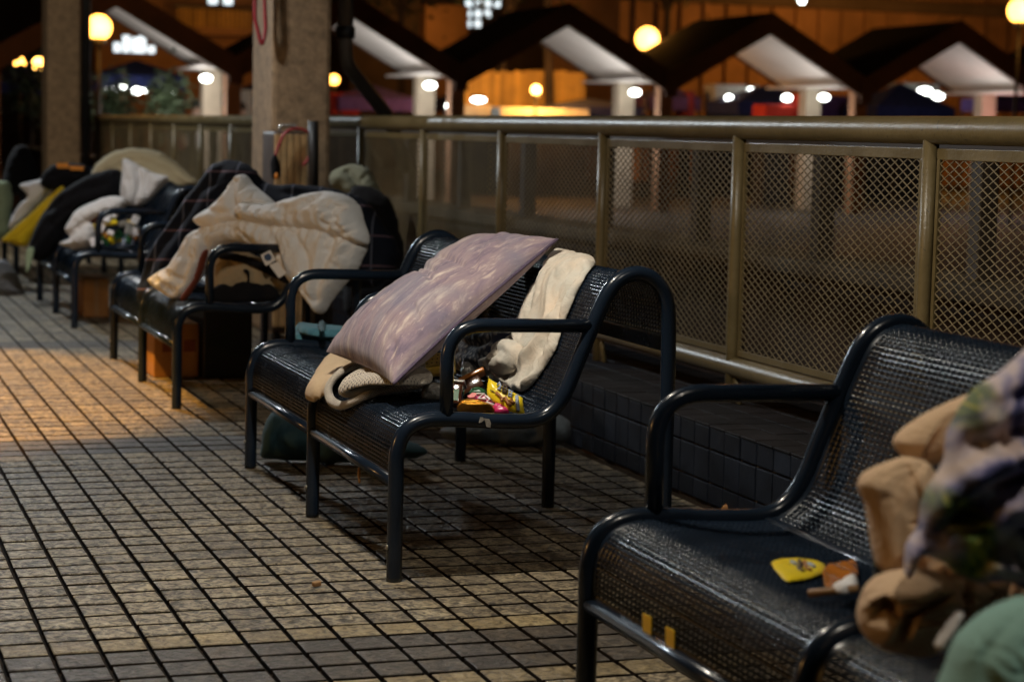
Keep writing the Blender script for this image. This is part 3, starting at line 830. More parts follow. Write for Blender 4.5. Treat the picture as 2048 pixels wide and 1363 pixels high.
# market pavilion: a row of gabled bays
MY = 260; MX0 = 145.1; BAY = 36.4; ZV = 21.2; ZA = 31.6
pav2 = empty('market_pavilion', (108, MY, -2.1))
tag(pav2, 'row of brown gabled market roofs with white undersides on pillars toned cream where lit, brown where unlit', 'pavilion')
def slope_slab(xa, za, xb, zb, y0, y1, zt0, zt1):
    """slab between (xa,za) and (xb,zb), from zt0 to zt1 below that line"""
    v = []
    for y in (y0, y1):
        v += [(xa, y, za-zt0), (xb, y, zb-zt0), (xb, y, zb-zt1), (xa, y, za-zt1)]
    return v, [(0, 1, 2, 3), (7, 6, 5, 4), (0, 4, 5, 1), (1, 5, 6, 2), (2, 6, 7, 3), (3, 7, 4, 0)]
for n in range(-4, 3):
    xa = MX0+n*BAY; h = BAY/2
    rf = obj('roof_bay', join(slope_slab(xa-h+0.05, ZV, xa, ZA, MY, MY+30, 0.0, 1.0), slope_slab(xa, ZA, xa+h-0.05, ZV, MY, MY+30, 0.0, 1.0)), M['roof'], pav2, smooth=False)
    for a, b, za, zb in ((xa-h+0.05, xa, ZV, ZA), (xa, xa+h-0.05, ZA, ZV)):
        obj('fascia', slope_slab(a, za, b, zb, MY-1.0, MY-0.01, -0.15, 3.6), M['fascia'], rf, smooth=False)
        obj('soffit', slope_slab(a, za, b, zb, MY+0.6, MY+29, 1.02, 1.5), M['soffit'], rf, smooth=False)
        obj('rear_board', slope_slab(a, za, b, zb, MY+30.01, MY+30.8, 0.1, 1.6), M['fascia'], rf, smooth=False)
    xv = xa+h
    obj('valley_gutter', box(xv-1.1, xv+1.1, MY-1.3, MY-1.01, ZV-4.2, ZV-0.2), M['fascia'], pav2, smooth=False)
    obj('front_pillar', box(xv-1.15, xv+1.15, MY+0.5, MY+2.8, -2.1, ZV-1.2, 0.1), M['pillar_unlit'], pav2, smooth=False)
    obj('rear_pillar', box(xv-1.5, xv+1.5, MY+18, MY+21, -2.1, ZV-1.2, 0.1), M['pillar'], pav2, smooth=False)
    obj('ceiling', box(xv-4.2, xv+4.2, MY+1, MY+29, ZV-1.6, ZV-1.25), M['soffit'], pav2, smooth=False)

def ball_lamp(name, c, r, mat, label, cat='lamp', group=None, pole=True, sz=(1, 1, 1), zb=-2.1):
    t = empty(name, (c[0], c[1], c[2]))
    obj('globe' if pole else 'tube_light', ball(c, r, 16, 10, sz), mat, t)
    if pole:
        obj('pole', tube([(c[0], c[1], zb), (c[0], c[1], (zb+c[2])/2), (c[0], c[1], c[2]-r)], 0.28, 8), M['black_plastic'], t)
        obj('collar', tube([(c[0], c[1], c[2]-r-0.6), (c[0], c[1], c[2]-r*0.8)], 0.9, 10), M['lamp_metal'], t)
    else:
        obj('holder', box(c[0]-r*sz[0], c[0]+r*sz[0], c[1]-0.5, c[1]+0.5, c[2]+r*sz[2], c[2]+r*sz[2]+0.35), M['lamp_metal'], t, smooth=False)
    tag(t, label, cat, group); return t
for px, py, Y, r, lab, mk in [(198, 55, 235, 2.0, 'orange globe lamp half hidden by the mottled column', 'globe'),
                          (1295, 78, 300, 2.5, 'orange globe lamp glowing between two gabled roofs', 'globe'),
                          (2040, 22, 225, 2.2, 'orange globe lamp cut by the right edge of the photo', 'globe'),
                          (40, 126, 420, 1.5, 'small orange globe lamp behind the blue tent at far left', 'globe'),
                          (78, 128, 400, 1.6, 'small orange globe lamp right beside the mottled column', 'globe_hot'),
                          (1072, 180, 330, 1.1, 'orange globe lamp in front of the glowing yellow fence boards', 'globe_hot'),
                          (668, 160, 420, 1.4, 'tiny orange globe lamp just right of the broad column', 'globe')]:
    c = on_y(px, py, Y); r *= 0.88; ball_lamp('street_lamp', c, r, M[mk], lab, 'street lamp', 'orange globe street lamps')
    lamp('POINT', 'sodium_glow', (c[0], c[1]-4, c[2]), 190 if px == 1072 else 26, ORANGE, size=0.25)
for px, py, Y, r, sx, lab in [(860, 171, 274, 0.95, 1.6, 'white lamp under the valley right of the broad column'),
                          (1270, 185, 274, 0.95, 1.5, 'white lamp under the valley below the orange globe'),
                          (1648, 195, 274, 0.95, 1.5, 'white lamp right of the grey pillar by the red stall'),
                          (412, 157, 274, 0.95, 1.4, 'white lamp at the foot of the leftmost white roof slope'),
                          (413, 184, 300, 1.0, 1.2, 'white lamp hanging just below another on the cream pillar'),
                          (1574, 196, 300, 1.0, 1.4, 'white lamp above the red stall counter'),
                          (957, 200, 330, 0.9, 2.4, 'long white lamp over the pale tarpaulin'),
                          (240, 178, 330, 1.0, 2.2, 'long white lamp under the navy tent beside the mottled column'),
                          (274, 182, 335, 1.0, 1.2, 'white lamp in the middle under the navy tent'),
                          (289, 178, 350, 1.0, 1.2, 'white lamp touching its neighbour under the navy tent'),
                          (348, 187, 330, 1.0, 1.0, 'round white lamp at the right edge of the navy tent'),
                          (1458, 196, 330, 1.0, 1.1, 'smaller white lamp over the stall under the middle gable'),
                          (1502, 182, 340, 1.1, 1.1, 'white lamp higher up behind the middle gable'),
                          (1850, 183, 330, 1.3, 1.9, 'bright white lamp bank under the right gable'),
                          (1876, 192, 335, 1.3, 1.4, 'white lamp at the lower end of the bright bank under the right gable'),
                          (899, 212, 340, 1.1, 1.0, 'dim round white lamp between the two pillars'),
                          (210, 173, 350, 0.8, 1.0, 'small dim white lamp at the left edge of the navy tent'),
                          (1992, 219, 340, 0.7, 0.8, 'small pale lamp at the far right above the railing'),
                          (652, 12, 500, 1.2, 1.0, 'small white lamp high up against the dark building'),
                          (1604, 2, 400, 1.2, 1.0, 'small white lamp high on the stained facade')]:
    c = on_y(px, py, Y); r *= 0.72; ball_lamp('ceiling_lamp', c, r, M['led'], lab, 'lamp', 'white lamps of the market', pole=False, sz=(sx, 1, 0.85))
for n in (-3, -2, -1, 0, 1):
    lamp('POINT', 'market_light', (MX0+BAY*(n+0.5)-8.5, MY+7, ZV-8), {-3: 70, -2: 60, -1: 48}.get(n, 34), (1.0, 0.93, 0.86), size=0.3)
lamp('POINT', 'market_light', (MX0+BAY*1.45, MY+10, ZV-7), 14, (1.0, 0.25, 0.2), size=0.3)

# tents and stalls between the pavilion and the fence
def tent(px, py_top, py_eave, half, Y, mk, label, legs=True, ridge=0.0):
    a = on_y(px, py_top, Y); e = on_y(px, py_eave, Y); d = half
    t = empty('market_tent', (a[0], Y, -2.1))
    x, y = a[0], Y
    v = [(x-ridge, y, a[2]), (x+ridge+.01, y, a[2])]+[(x+sx*d, y+sy*d*0.8, e[2]) for sx, sy in ((-1, -1), (1, -1), (1, 1), (-1, 1))]+[(x+sx*d, y+sy*d*0.8, e[2]-2.6) for sx, sy in ((-1, -1), (1, -1), (1, 1), (-1, 1))]
    F = [(0, 2, 3, 1), (1, 3, 4), (1, 4, 5, 0), (0, 5, 2)]+[(2+k, 6+k, 6+(k+1) % 4, 2+(k+1) % 4) for k in range(4)]
    o = obj('canopy', (v, F), M[mk], t, smooth=False)
    so = o.modifiers.new('cloth', 'SOLIDIFY'); so.thickness = 0.01
    for sx in (-1, 1):
        for sy in (-1, 1):
            obj('leg', tube([(x+sx*d*.97, y+sy*d*0.77, -2.1), (x+sx*d*.97, y+sy*d*0.77, 4), (x+sx*d*.97, y+sy*d*0.77, e[2])], 0.25, 6), M['lamp_metal'], t)
    tag(t, label, 'tent', 'market tents'); return t
tent(272, 120, 152, 8.5, 345, 'tent', 'navy peaked tent with white lamps beneath, right of the mottled column')
tent(42, 126, 165, 7.5, 380, 'tent', 'navy tent at the far left below two small orange lamps')
tent(740, 168, 196, 8.0, 350, 'tent_purple', 'purple blue tent behind the bent drain pipe')
tent(940, 176, 200, 7.0, 360, 'tent', 'navy tent left of the dark tree trunk')
tent(1180, 196, 214, 9.0, 340, 'tent', 'low navy tent right of the glowing boards')
tent(1335, 170, 196, 6.0, 350, 'tent_purple', 'purple tent below the second orange globe')
tent(1530, 170, 205, 9.5, 330, 'tent', 'navy tent left of the red stall')
tent(1800, 165, 215, 9.0, 320, 'tent', 'navy tent below the bright lamp bank at right')
tent(2020, 178, 200, 8.0, 330, 'tent_purple', 'dusky purple tent at the right edge')
tent(515, 165, 190, 8.0, 380, 'tent', 'navy tent hidden mostly by the broad column')
def stall(px0, px1, py0, py1, Y, mk, label, name='market_stall', depth=6):
    a = on_y(px0, py0, Y); b = on_y(px1, py1, Y)
    t = empty(name, ((a[0]+b[0])/2, Y, -2.1))
    obj('cover', box(min(a[0], b[0]), max(a[0], b[0]), Y, Y+depth, b[2]-2.5, a[2], 0.4), M[mk], t, smooth=False)
    obj('counter', box(min(a[0], b[0])+.3, max(a[0], b[0])-.3, Y+.4, Y+depth-.4, -2.1, b[2]-2.6), M['roof'], t, smooth=False)
    tag(t, label, 'stall', 'market stalls'); return t
stall(1532, 1592, 208, 228, 300, 'red', 'bright red stall front left of the grey pillar')
stall(1614, 1642, 188, 228, 300, 'red', 'tall narrow red stall side right of the grey pillar')
stall(905, 985, 208, 226, 340, 'tarp', 'pale white tarpaulin stall right of the brown pillar')
stall(1000, 1180, 214, 228, 330, 'tarp', 'low long pale stall just above the railing')
stall(1430, 1520, 168, 200, 345, 'tarp', 'cream stall back wall under the middle gable')
stall(460, 505, 178, 215, 345, 'tarp', 'white lit stall left of the broad column')
stall(660, 720, 185, 205, 345, 'red', 'pinkish red stall cloth right of the broad column')
stall(1800, 1880, 165, 182, 345, 'tarp', 'pale stall awning behind the bright lamp bank')
stall(1640, 1700, 190, 228, 330, 'tent_purple', 'dark purple stall cover right of the red stall')
stall(1735, 1790, 190, 228, 335, 'tent_purple', 'dusky purple stall cover left of the navy tent at right')
stall(1378, 1390, 182, 228, 345, 'shirt_red', 'thin dull red banner post between two stalls')
# glowing yellow boards, one by one
bf = empty('board_fence', (on_y(1050, 200, 346)[0], 346, -2.1))
tag(bf, 'yellow vertical board fence glowing around the orange globe lamp', 'fence')
for px in range(930, 1170, 10):
    a = on_y(px, 143, 346); b = on_y(px+9.2, 230, 346)
    obj('board', box(a[0], b[0], 346+random.uniform(-.15, .15), 347, -2.1, a[2]+random.uniform(-.3, .3)), M['board'], bf, smooth=False)
# buildings far behind
def building(name, px0, px1, Y, ztop, depth, mk, label, feats):
    a, b = on_y(px0, 200, Y)[0], on_y(px1, 200, Y)[0]
    t = empty(name, ((a+b)/2, Y, -2.1))
    obj('wall', box(a, b, Y, Y+depth, -2.1, ztop), M[mk], t, smooth=False)
    feats(t, a, b, Y); tag(t, label, 'building'); return t
def feats_orange(t, a, b, Y):
    for px in range(1270, 2060, 46):
        x = on_y(px, 60, Y)[0]; obj('rib', box(x-0.7, x+0.7, Y-1.6, Y-0.01, -2.1, 75, 0.1), M['facade'], t, smooth=False)
    z = on_y(1700, 22, Y)[2]
    obj('ledge', box(a, b, Y-5, Y-0.02, z, z+3.2), M['facade_dark'], t, smooth=False)
    for px in (1330, 1480, 1640, 1800, 1930):
        x = on_y(px, 8, Y)[0]; f = obj('window', box(x-5, x+5, Y-0.4, Y-0.03, z+8, z+22), M['facade_dark'], t, smooth=False)
building('stained_building', 1235, 2160, 470, 90, 60, 'facade', 'stained orange lit building behind the right gables', feats_orange)
lamp('POINT', 'facade_glow', tuple(on_y(1850, 40, 400)), 620, ORANGE, size=0.5)
lamp('POINT', 'facade_glow', tuple(on_y(1640, 90, 420)), 110, ORANGE, size=0.5)
def feats_left(t, a, b, Y):
    z0 = on_y(420, 58, Y)[2]; z1 = on_y(420, 22, Y)[2]
    xa, xb = on_y(345, 40, Y)[0], on_y(492, 40, Y)[0]
    bal = obj('balcony', box(xa-1, xb+1, Y-9, Y-0.01, z0-2, z0), M['facade'], t, smooth=False)
    for x in np.arange(xa, xb, 1.3): obj('baluster', box(x, x+0.62, Y-8.6, Y-8.2, z0, z1), M['board'], bal, smooth=False)
    obj('handrail', box(xa-1, xb+1, Y-9.1, Y-7.9, z1, z1+0.9), M['black_plastic'], bal, smooth=False)
    for px in (425, 455):
        x = on_y(px, 5, Y)[0]; f = obj('window', box(x-1.7, x+1.7, Y-0.5, Y-0.02, z1+1.5, z1+8), M['lamp_metal'], t, smooth=False)
        obj('pane', box(x-1.3, x+1.3, Y-0.62, Y-0.52, z1+1.9, z1+7.4), M['win'], f, smooth=False)
    za, zb = on_y(275, 108, Y)[2], on_y(275, 70, Y)[2]
    for n, (px, s) in enumerate(((234, .6), (252, 1), (270, .9), (284, 1), (302, .5))):
        x = on_y(px, 95, Y)[0]; zt = za+(zb-za)*s
        f = obj('window', box(x-1.25, x+1.25, Y-0.5, Y-0.02, za, zt), M['lamp_metal'], t, smooth=False)
        obj('pane', box(x-1.0, x+1.0, Y-0.62, Y-0.52, za+.3, zt-.3), M['win'], f, smooth=False)
building('balcony_building', 190, 520, 520, 80, 50, 'facade', 'tan building with slatted balcony and lit windows behind the left roof', feats_left)
lamp('POINT', 'facade_glow', tuple(on_y(440, 40, 480)), 90, ORANGE, size=0.5)
def feats_mid(t, a, b, Y):
    for r in range(3):
        for c in range(4):
            px = 936+c*19; z = on_y(px, 8+r*20, Y)[2]; x = on_y(px, 20, Y)[0]
            f = obj('window', box(x-1.15, x+1.15, Y-0.5, Y-0.02, z-1.3, z+1.3), M['lamp_metal'], t, smooth=False)
            if (r, c) not in ((2, 2), (2, 3), (1, 3)): obj('pane', box(x-0.95, x+0.95, Y-0.62, Y-0.52, z-1.05, z+1.05), M['win'], f, smooth=False)
    x0, x1 = on_y(840, 40, Y)[0], on_y(925, 40, Y)[0]
    obj('lit_wall', box(x0, x1, Y-6, Y-0.03, -2, on_y(880, 12, Y)[2]), M['facade'], t, smooth=False)
building('window_building', 700, 1230, 560, 95, 50, 'facade_dark', 'dark building with a block of white windows behind the trees', feats_mid)
lamp('POINT', 'facade_glow', tuple(on_y(880, 50, 530)), 80, ORANGE, size=0.5)
building('left_building', -200, 180, 600, 90, 50, 'facade_dark', 'dark building behind the far left column', lambda *a: None)

# trees: trunk, limbs, leaf crown
def tree(px, Y, ztrunk, r, label, seed, lean=0.0, leaves=900):
    R_ = random.Random(seed); x = on_y(px, 215, Y)[0]
    t = empty('street_tree', (x, Y, -2.1))
    top = (x+lean*2, Y, ztrunk)
    tr = [tube(catmull([(x, Y, -2.1), (x+lean*.5+.3, Y, ztrunk*.35), (x+lean*1.1-.2, Y, ztrunk*.7), top], 5), 1.25, 9, taper=np.linspace(1, .55, 16))]
    tips = []
    for k in range(7):
        a = R_.uniform(0, 6.28); l = R_.uniform(.5, .9)*r
        e = (top[0]+math.cos(a)*l, Y+math.sin(a)*l, ztrunk+R_.uniform(.1, .8)*r); tips.append(e)
        tr.append(tube(catmull([(top[0], Y, ztrunk*.85), ((top[0]+e[0])/2, (Y+e[1])/2, ztrunk+.25*r), e], 4), 0.5, 6, taper=np.linspace(1, .3, 9)))
    obj('trunk', join(*tr), M['bark'], t)
    V, F = [], []
    for k in range(leaves):
        tp = R_.choice(tips); g = R_.gauss
        c = np.array((tp[0]+g(0, r*.28), tp[1]+g(0, r*.28), tp[2]+g(0, r*.24)))
        d = np.array((g(0, 1), g(0, 1), g(0, .6))); d /= np.linalg.norm(d); s = np.cross(d, (g(0, 1), g(0, 1), g(0, 1))); s /= np.linalg.norm(s)+1e-6
        L = R_.uniform(.7, 1.3); n = len(V)
        V += [tuple(c-d*L), tuple(c+s*L*.45), tuple(c+d*L), tuple(c-s*L*.45)]; F.append((n, n+1, n+2, n+3))
    obj('crown', (V, F), M['leaf'], t, smooth=False)
    tag(t, label, 'tree', 'trees behind the market'); return t
tree(990, 350, 42, 16, 'dark leaning tree trunk left of the glowing boards', 3, lean=1.5, leaves=1500)
tree(1098, 345, 44, 15, 'dark upright tree trunk right of the glowing lamp', 5, lean=-.5, leaves=1200)
tree(800, 430, 45, 20, 'leafy dark tree top behind the second roof valley', 8, leaves=1800)
tree(1330, 430, 48, 13, 'dark tree top left of the stained building', 12, leaves=900)
def shrub(px, py, Y, r, label, seed):
    R_ = random.Random(seed); c = on_y(px, py, Y); t = empty('potted_shrub', (c[0], Y, -2.1)); V, F = [], []
    obj('pot', tube([(c[0], Y, -2.1), (c[0], Y, 1), (c[0], Y, 3)], 2.0, 12, taper=np.array([.8, .9, 1])), M['black_plastic'], t)
    obj('stem', tube([(c[0], Y, 2), (c[0]+.3, Y, (2+c[2])/2), (c[0], Y, c[2])], 0.25, 6), M['bark'], t)
    for k in range(420):
        p = np.array((c[0]+R_.gauss(0, r*.45), Y+R_.gauss(0, r*.4), c[2]+R_.gauss(0, r*.6)))
        d = np.array((R_.gauss(0, 1), R_.gauss(0, 1), R_.gauss(0.4, .8))); d /= np.linalg.norm(d); s = np.cross(d, (R_.gauss(0, 1), R_.gauss(0, 1), 0.3)); s /= np.linalg.norm(s)+1e-6
        n = len(V); L = R_.uniform(.6, 1.2)
        V += [tuple(p-d*L), tuple(p+s*L*.3), tuple(p+d*L), tuple(p-s*L*.3)]; F.append((n, n+1, n+2, n+3))
    obj('foliage', (V, F), M['leaf'], t, smooth=False); tag(t, label, 'plant', 'potted plants by the market'); return t
shrub(60, 185, 310, 5, 'dark green leafy plant left of the mottled column', 21)
shrub(335, 205, 280, 4, 'low dark plant above the railing under the navy tent', 22)
shrub(225, 205, 285, 4, 'dark plant just right of the mottled column', 23)

# three people at the stalls, heads above the railing
def person(px, py_head, Y, shirt, label, face):
    h = on_y(px, py_head, Y); x, z = h[0], h[2]; zb = -2.1; H = z+1.2-zb; k = H/17.2
    t = empty('person', (x, Y, zb))
    def P(a, b, c): return (x+a*k*face, Y+b*k, zb+c*k)
    vs = [P(0, 0, 9.2), P(0, 0, 11.5), P(0, 0, 13.6), P(0, 0, 14.6), P(0, 0, 15.6), P(0, 0, 16.6),
          P(-1.9, 0, 14.0), P(-2.4, -.2, 11.4), P(-2.0, -1.4, 9.3), P(1.9, 0, 14.0), P(2.4, -.2, 11.4), P(2.0, -1.5, 9.4),
          P(-.9, 0, 8.8), P(-1.0, -.2, 4.8), P(-1.0, 0, .6), P(-1.0, -1.1, .3), P(.9, 0, 8.8), P(1.0, -.2, 4.8), P(1.0, 0, .6), P(1.0, -1.1, .3)]
    ed = [(0, 1), (1, 2), (2, 3), (3, 4), (4, 5), (2, 6), (6, 7), (7, 8), (2, 9), (9, 10), (10, 11), (0, 12), (12, 13), (13, 14), (14, 15), (0, 16), (16, 17), (17, 18), (18, 19)]
    rad = [1.5, 1.5, 1.55, .55, .95, .75, .62, .48, .36, .62, .48, .36, .95, .7, .45, .35, .95, .7, .45, .35]
    me = bpy.data.meshes.new('body'); me.from_pydata([tuple(np.array(v)*U-np.array((x, Y, zb))*U) for v in vs], ed, [])
    o = bpy.data.objects.new('body', me); COL.objects.link(o); o.parent = t
    m = o.modifiers.new('skin', 'SKIN'); me.skin_vertices[0].data[0].use_root = True
    for i, r in enumerate(rad): me.skin_vertices[0].data[i].radius = (r*k*U, r*k*U*.8)
    o.modifiers.new('subdivide', 'SUBSURF').levels = 1
    me.materials.append(M['skin'])
    obj('shirt', join(tube([P(0, 0, 8.8), P(0, 0, 10.2), P(0, 0, 12.3), P(0, 0, 14.0), P(0, 0, 14.7)], 1.75*k, 14, taper=np.array([1, 1.02, 1.1, 1.0, .5])),
        tube([P(-1.3, 0, 14.1), P(-2.3, 0, 13.2), P(-2.5, -.2, 11.6)], .78*k, 10), tube([P(1.3, 0, 14.1), P(2.3, 0, 13.2), P(2.5, -.2, 11.6)], .78*k, 10)), M[shirt], t)
    obj('trousers', join(*[tube([P(s*.8, 0, 9.2), P(s*1.0, -.1, 5), P(s*1.0, 0, .8)], 1.1*k, 12, taper=np.array([1.05, .85, .7])) for s in (-1, 1)]), M['trousers'], t)
    hv = ball(P(0, 0.12, 16.1), 1.12*k, 14, 9, (.88, 1, 1.02)); keep = [f for f in hv[1] if np.mean([hv[0][q][2] for q in f]) > zb+15.9*k or np.mean([hv[0][q][1] for q in f]) > Y+.2*k]
    obj('hair', (hv[0], keep), M['hair'], t)
    hz = zb+15.75*k
    obj('nose', ball((x, Y-1.0*k, hz), .16*k, 8, 6, (.8, 1.2, 1.4)), M['skin'], t)
    tag(t, label, 'person'); return t
person(393, 214, 285, 'shirt_white', 'person with dark hair in a white shirt by the cream pillar', 1)
person(483, 218, 300, 'trousers', 'person with dark hair in dark clothes by the white lit stall', 1)
person(357, 219, 295, 'shirt_red', 'person in a red top low behind the railing left of the cream pillar', -1)

# ================================================================== THINGS ON AND UNDER THE BENCHES
VN = (-math.sin(0.42), -math.cos(0.42), 0.10)             # roughly towards the viewer, upright
def upright(x, y, z, n=VN): return Plane((x, y, z), n)
SEAT = Profile(0.06)

# ---- bench with the pillow
def make_pillow():
    A, B, C, D = [np.array(v, float) for v in ((4.55, -0.75, 4.75), (5.10, -5.55, 4.45), (10.35, -2.95, 7.95), (9.55, 1.1, 7.72))]
    ns, nt = 64, 88; s, t = np.meshgrid(np.linspace(-1, 1, ns), np.linspace(-1, 1, nt))
    s, t = s.ravel(), t.ravel()
    se = s*(1-0.085*(1-t**2)); te = t*(1-0.05*(1-s**2))
    a, b = (se+1)/2, (te+1)/2
    P = ((1-a)*(1-b))[:, None]*A+(a*(1-b))[:, None]*B+(a*b)[:, None]*C+((1-a)*b)[:, None]*D
    n = np.cross(B-A, D-A); n /= np.linalg.norm(n)
    prof = ((1-np.abs(s)**2.3)*(1-np.abs(t)**2.8)).clip(0)**0.50
    waist = 1-0.13*np.exp(-((t-0.18-0.10*s)/0.16)**2)
    cr = np.zeros_like(s)
    def crease(s0, t0, s1, t1, dep, w):
        p = np.stack([s*2.4, t*3.3], 1); e, _ = seg_dist(p, np.array([(s0*2.4, t0*3.3), (s1*2.4, t1*3.3)]), False)
        return dep*np.exp(-(e/w)**2)
    cr += crease(-0.95, 0.22, 0.15, 0.02, 0.15, 0.09)+crease(-0.9, 0.12, 0.35, -0.10, 0.11, 0.07)+crease(-0.85, 0.32, 0.45, 0.22, 0.08, 0.08)
    cr += crease(0.25, 0.62, 0.72, 0.18, 0.08, 0.08)+crease(0.45, 0.75, 0.80, 0.40, 0.07, 0.07)+crease(0.55, -0.42, 0.98, -0.55, 0.10, 0.06)+crease(-0.3, 0.93, 0.1, 0.80, 0.08, 0.06)
    cr += crease(0.72, -0.78, 0.95, -0.98, 0.12, 0.10)+crease(-0.95, -0.95, -0.75, -0.80, 0.12, 0.09)
    ed = np.maximum(np.abs(s)**5, np.abs(t)**5)
    wr = (fbm(s*7*(1+0)+2, t*1.7, 3, 4)-0.5)*0.30*np.abs(t)**2*(1-np.abs(t)**8)+(fbm(s*1.6, t*9, 3, 6)-0.5)*0.20*np.abs(s)**2*(1-np.abs(s)**8)
    wr += (fbm(s*2.2+5, t*1.6+t*s, 4, 11)-0.5)*0.09*prof
    T = 0.98*(1-0.14*t)
    top = P+n*(T*prof*waist-cr*prof+wr)[:, None]
    bot = P-n*(T*0.60*prof)[:, None]
    V = list(top)+list(bot); N = ns*nt; F = []
    for j in range(nt-1):
        for i in range(ns-1):
            q = (j*ns+i, j*ns+i+1, (j+1)*ns+i+1, (j+1)*ns+i); F.append(q); F.append(tuple(N+k for k in q[::-1]))
    rim = [i for i in range(ns)]+[j*ns+ns-1 for j in range(1, nt)]+[(nt-1)*ns+i for i in range(ns-2, -1, -1)]+[j*ns for j in range(nt-2, 0, -1)]
    for k in range(len(rim)):
        a_, b_ = rim[k], rim[(k+1) % len(rim)]; F.append((b_, a_, N+a_, N+b_))
    uv = np.stack([s*2.4, t*3.3], 1); uv = np.concatenate([uv, uv+(7, 3)])
    t_ = empty('pillow', tuple(P.mean(0)-np.array((0, 0, 1))))
    o = obj('pillow_case', (V, F), M['pillow'], t_, uvs=uv)
    o.modifiers.new('subdivide', 'SUBSURF').levels = 1
    seam = np.array([P[k] for k in rim[ns-1:ns+nt-2]])+n*0.02
    obj('seam', tube(seam, 0.045, 6), M['pillow_seam'], t_)
    tag(t_, 'mauve tie dyed pillow leaning from the seat up the backrest of the middle bench', 'pillow')
make_pillow()
puff('towel', [(1112, 505), (1150, 508), (1190, 522), (1172, 552), (1152, 590), (1130, 640), (1110, 700), (1082, 745), (1048, 782), (1012, 774), (975, 755), (966, 735), (985, 702), (1010, 672), (1030, 645), (1055, 600), (1080, 555), (1098, 525)],
     Profile(0.05), 0.13, M['towel'], R=0.12, folds=[([(1165, 545), (1135, 600), (1112, 660), (1092, 700)], 0.16, 0.10), ([(1110, 640), (1085, 690), (1050, 735)], -0.22, 0.14), ([(1080, 560), (1062, 640), (1040, 700)], 0.12, 0.12), ([(1075, 690), (1040, 720), (1020, 760)], 0.20, 0.10), ([(1020, 660), (1035, 700), (1030, 745)], 0.18, 0.08), ([(995, 700), (1010, 730), (1000, 760)], -0.2, 0.12), ([(1140, 640), (1100, 730), (1055, 775)], -0.14, 0.10)],
     noise_amp=0.16, nscale=1.1, nang=1.2, res=90, seed=3, fine=0.3, label='cream towel draped over the backrest and down to the seat behind the mauve pillow', cat='towel')
puff('cloth', [(900, 700), (935, 668), (985, 655), (1025, 660), (1012, 690), (1000, 720), (975, 742), (935, 745), (902, 735)], Profile(0.05), 0.55, M['knit_navy'], R=0.5,
     folds=[([(930, 690), (970, 700), (1000, 690)], 0.25, 0.12), ([(915, 720), (955, 715), (985, 725)], 0.15, 0.10)], noise_amp=0.14, nscale=1.3, res=46, seed=4, label='navy patterned knit cloth bunched under the mauve pillow behind the snacks', cat='cloth')
puff('cloth', [(1000, 690), (1022, 680), (1045, 690), (1040, 720), (1020, 745), (990, 750), (965, 740), (975, 725), (990, 712)], Profile(0.25), 0.35, M['towel'], R=0.28,
     folds=[([(1015, 690), (1010, 720), (985, 745)], 0.2, 0.08)], noise_amp=0.12, nscale=1.6, res=36, seed=9, label='crumpled pale cloth between the navy knit and the cream towel', cat='cloth')
kb = empty('blanket', tuple(SEAT.world(SEAT.pick(720, 800)[None], np.zeros(1))[0]))
def on_seat(pts):
    ab = np.array([SEAT.pick(x, y) for x, y, _ in pts]); return SEAT.world(ab, np.array([l for *_, l in pts]))
loop = catmull(on_seat([(850, 775, .10), (790, 781, .10), (745, 794, .10), (712, 808, .10), (690, 814, .12), (676, 806, .22), (680, 790, .40), (700, 775, .50), (735, 766, .55), (790, 765, .55), (850, 770, .5)]), 8)
obj('folded_edge', tube(loop, 0.115, 12, taper=1+0.16*np.sin(np.linspace(0, 17, len(loop)))), M['knit'], kb, uvs=[(i/12*0.1, (i % 12)*0.075) for i in range(len(loop)*12)])
inner = catmull(on_seat([(850, 778, .26), (790, 783, .26), (745, 792, .24), (715, 800, .22), (700, 798, .30), (712, 788, .40), (750, 778, .42), (850, 776, .42)]), 8)
obj('inner_fold', tube(inner, 0.10, 10), M['knit_navy'], kb)
puff('top_layer', [(678, 790), (690, 768), (715, 752), (760, 744), (850, 744), (860, 765), (800, 768), (740, 769), (700, 778)], Profile(0.50), 0.20, M['knit'], kb, R=0.2,
     folds=[([(700, 768), (740, 756), (800, 752)], 0.12, 0.08)], noise_amp=0.05, nscale=1.5, res=60, seed=5)
tag(kb, 'dotted knit blanket folded on the seat front under the mauve pillow', 'blanket')
puff('cloth', [(655, 722), (685, 716), (712, 730), (690, 752), (672, 776), (664, 792), (648, 798), (622, 807), (630, 772), (640, 742)], Profile(0.22), 0.24, M['beige_cloth'], R=0.35,
     folds=[([(672, 725), (662, 760), (650, 795)], 0.10, 0.14)], noise_amp=0.05, res=40, seed=6, lift=0.1, label='plain beige cloth corner hanging over the seat front left of the knit roll', cat='cloth')
tf = empty('folded_umbrella', (6.5, 5.5, 3.9))
puff('fold', [(584, 672), (592, 660), (640, 668), (702, 674), (700, 684), (640, 684), (588, 681)], Profile(0.05), 0.30, M['teal_cloth'], tf, R=0.2, noise_amp=0.06, nscale=1.6, res=50, seed=7)
puff('flap', [(597, 662), (600, 648), (612, 655), (640, 660), (705, 664), (704, 672), (640, 672)], Profile(0.35), 0.22, M['teal_cloth'], tf, R=0.2, res=44, seed=8)
puff('strap', [(636, 662), (637, 645), (650, 643), (651, 662)], Profile(0.6), 0.12, M['teal_bag'], tf, R=0.1, res=20, seed=8)
tag(tf, 'teal folded umbrella lying on the left seat of the middle bench', 'umbrella')

